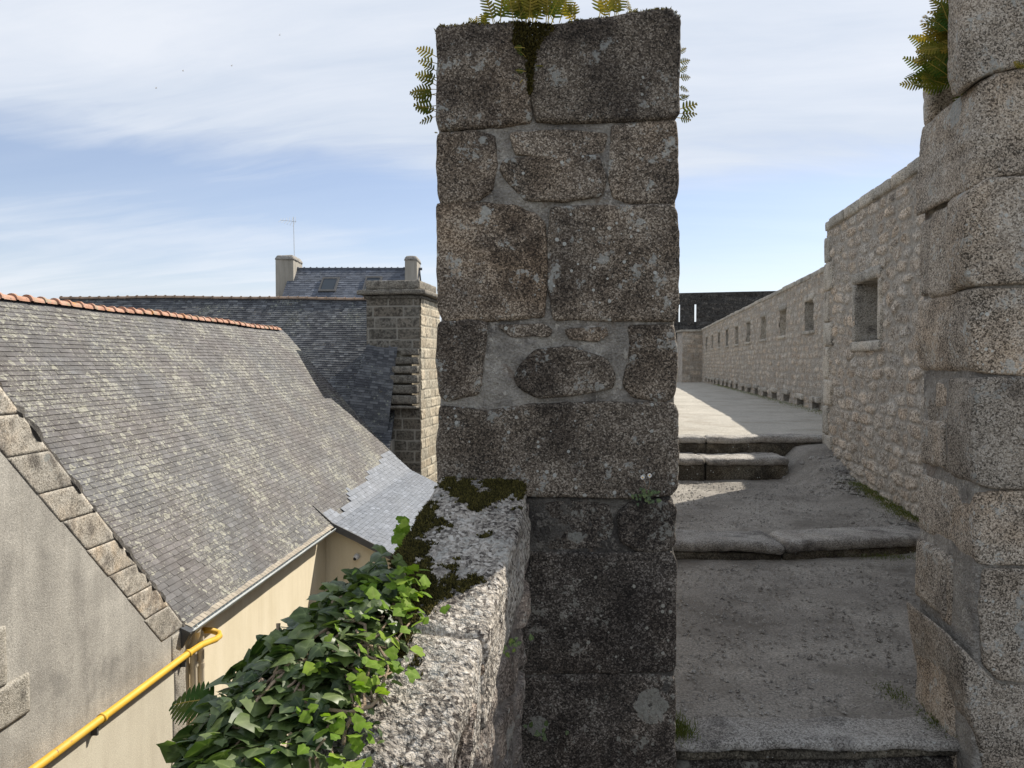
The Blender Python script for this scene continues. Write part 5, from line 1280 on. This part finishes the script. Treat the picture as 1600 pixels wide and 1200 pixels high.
grass('sparse grass and moss along the foot of the near rampart wall', [(xnear(y)-.06, y, -1.33+.12*(y-6)/3+.07, .05, .12) for y in (6.2,6.4,6.6,6.9,7.2,7.5,8.0,8.5)], 5200, .026, (0,.8))
grass('weeds below the second step against the near wall', [(xnear(5.2)-.12,5.2,L1+.07,.10,.2), (xnear(4.8)-.1,4.7,L1+.06,.07,.2), (2.75,5.5,L1+.05,.15,.05)], 1600, .018, (0,.5))
grass('dry grass strip along the foot of the long far wall', [(xfar(y)-.12, y, -.835, .09, .3) for y in np.arange(12,30,.6)], 5000, .035, (.3,1))
grass('mossy tuft at the foot of the right-hand gate pier', [(1.70,3.05,L1+.01,.03,.06), (1.66,3.3,L1+.01,.03,.06)], 500, .018, (0,.5))

# gravel: loose chips on the landings
gv = MB(); GRN = random.Random(5)
def chip(P, s, tone):
    V = [P+Vector((math.cos(a)*s*GRN.uniform(.7,1.2), math.sin(a)*s*GRN.uniform(.7,1.2), -s*.2)) for a in (0,1.3,2.5,3.8,5.)]; V += [P+Vector((GRN.gauss(0,.2)*s, GRN.gauss(0,.2)*s, s*GRN.uniform(.35,.7)))]
    gv.add(V, [(0,1,5),(1,2,5),(2,3,5),(3,4,5),(4,0,5)], (tone,1,GRN.random(),1))
for i in range(9000):
    Y = GRN.uniform(3.1, 9.0); X = GRN.uniform(.2*Y, xnear(Y)-.03)
    z = L1-.006-.004*(Y-3) if Y < 5.6 else float(landing2(X, Y))
    if 5.55 < Y < 6.2 or Y > 8.4: continue
    z += .07*.6*math.exp(-(xnear(Y)-X)/.22)
    chip(Vector((X, Y, z+.006)), GRN.choice([.004,.005,.007,.011])*(2.0 if GRN.random() < .03 else 1), GRN.random())
for i in range(260):                                   # larger stones on the worn ramp and along the wall foot
    if i < 110: X = GRN.uniform(3.0, 3.75); Y = GRN.uniform(7.4, 8.9)
    else: Y = GRN.uniform(6.2, 8.6); X = xnear(Y)-.02-abs(GRN.gauss(0,.12))
    if X > xnear(Y): continue
    chip(Vector((X, Y, float(landing2(X, Y))+.07*.6*math.exp(-(xnear(Y)-X)/.22))), GRN.choice([.012,.018,.026,.04]), GRN.random())
tag(gv.build('gravel', M['step'], base=(1.5,5,-1.4)), 'loose stone chips scattered on the earth landings between the steps', 'gravel', None, 'stuff')

# birds
for i, (px, py, s_, lb) in enumerate(((362,103,.3,'lowest-flying of the right two tiny gulls, in front of the pale cloud'), (437,55,.28,'highest of the tiny distant gulls in the sky'), (286,111,.2,'tiny gull speck second from the left in the sky'), (244,138,.25,'leftmost and lowest tiny gull speck in the sky'))):
    c = at(px, py, 190); mb = MB(); w = s_
    mb.add([c+Vector((-w*1.3,0,.18)), c+Vector((-w*.5,.1,.34)), c+Vector((0,.15,.02)), c+Vector((w*.5,.1,.36)), c+Vector((w*1.3,0,.2)), c+Vector((0,-.2,-.10)), c+Vector((-w*.5,-.1,.22)), c+Vector((w*.5,-.1,.24))],
           [(0,1,6),(1,2,5,6),(2,3,7,5),(3,4,7)])
    mb.tube([c+Vector((-.18,-.1,-.04)), c, c+Vector((.18,.1,.0))], [.03,.06,.02], 6)
    tag(mb.build('gull', M['cement'], base=c), lb, 'bird', 'gulls high in the sky')
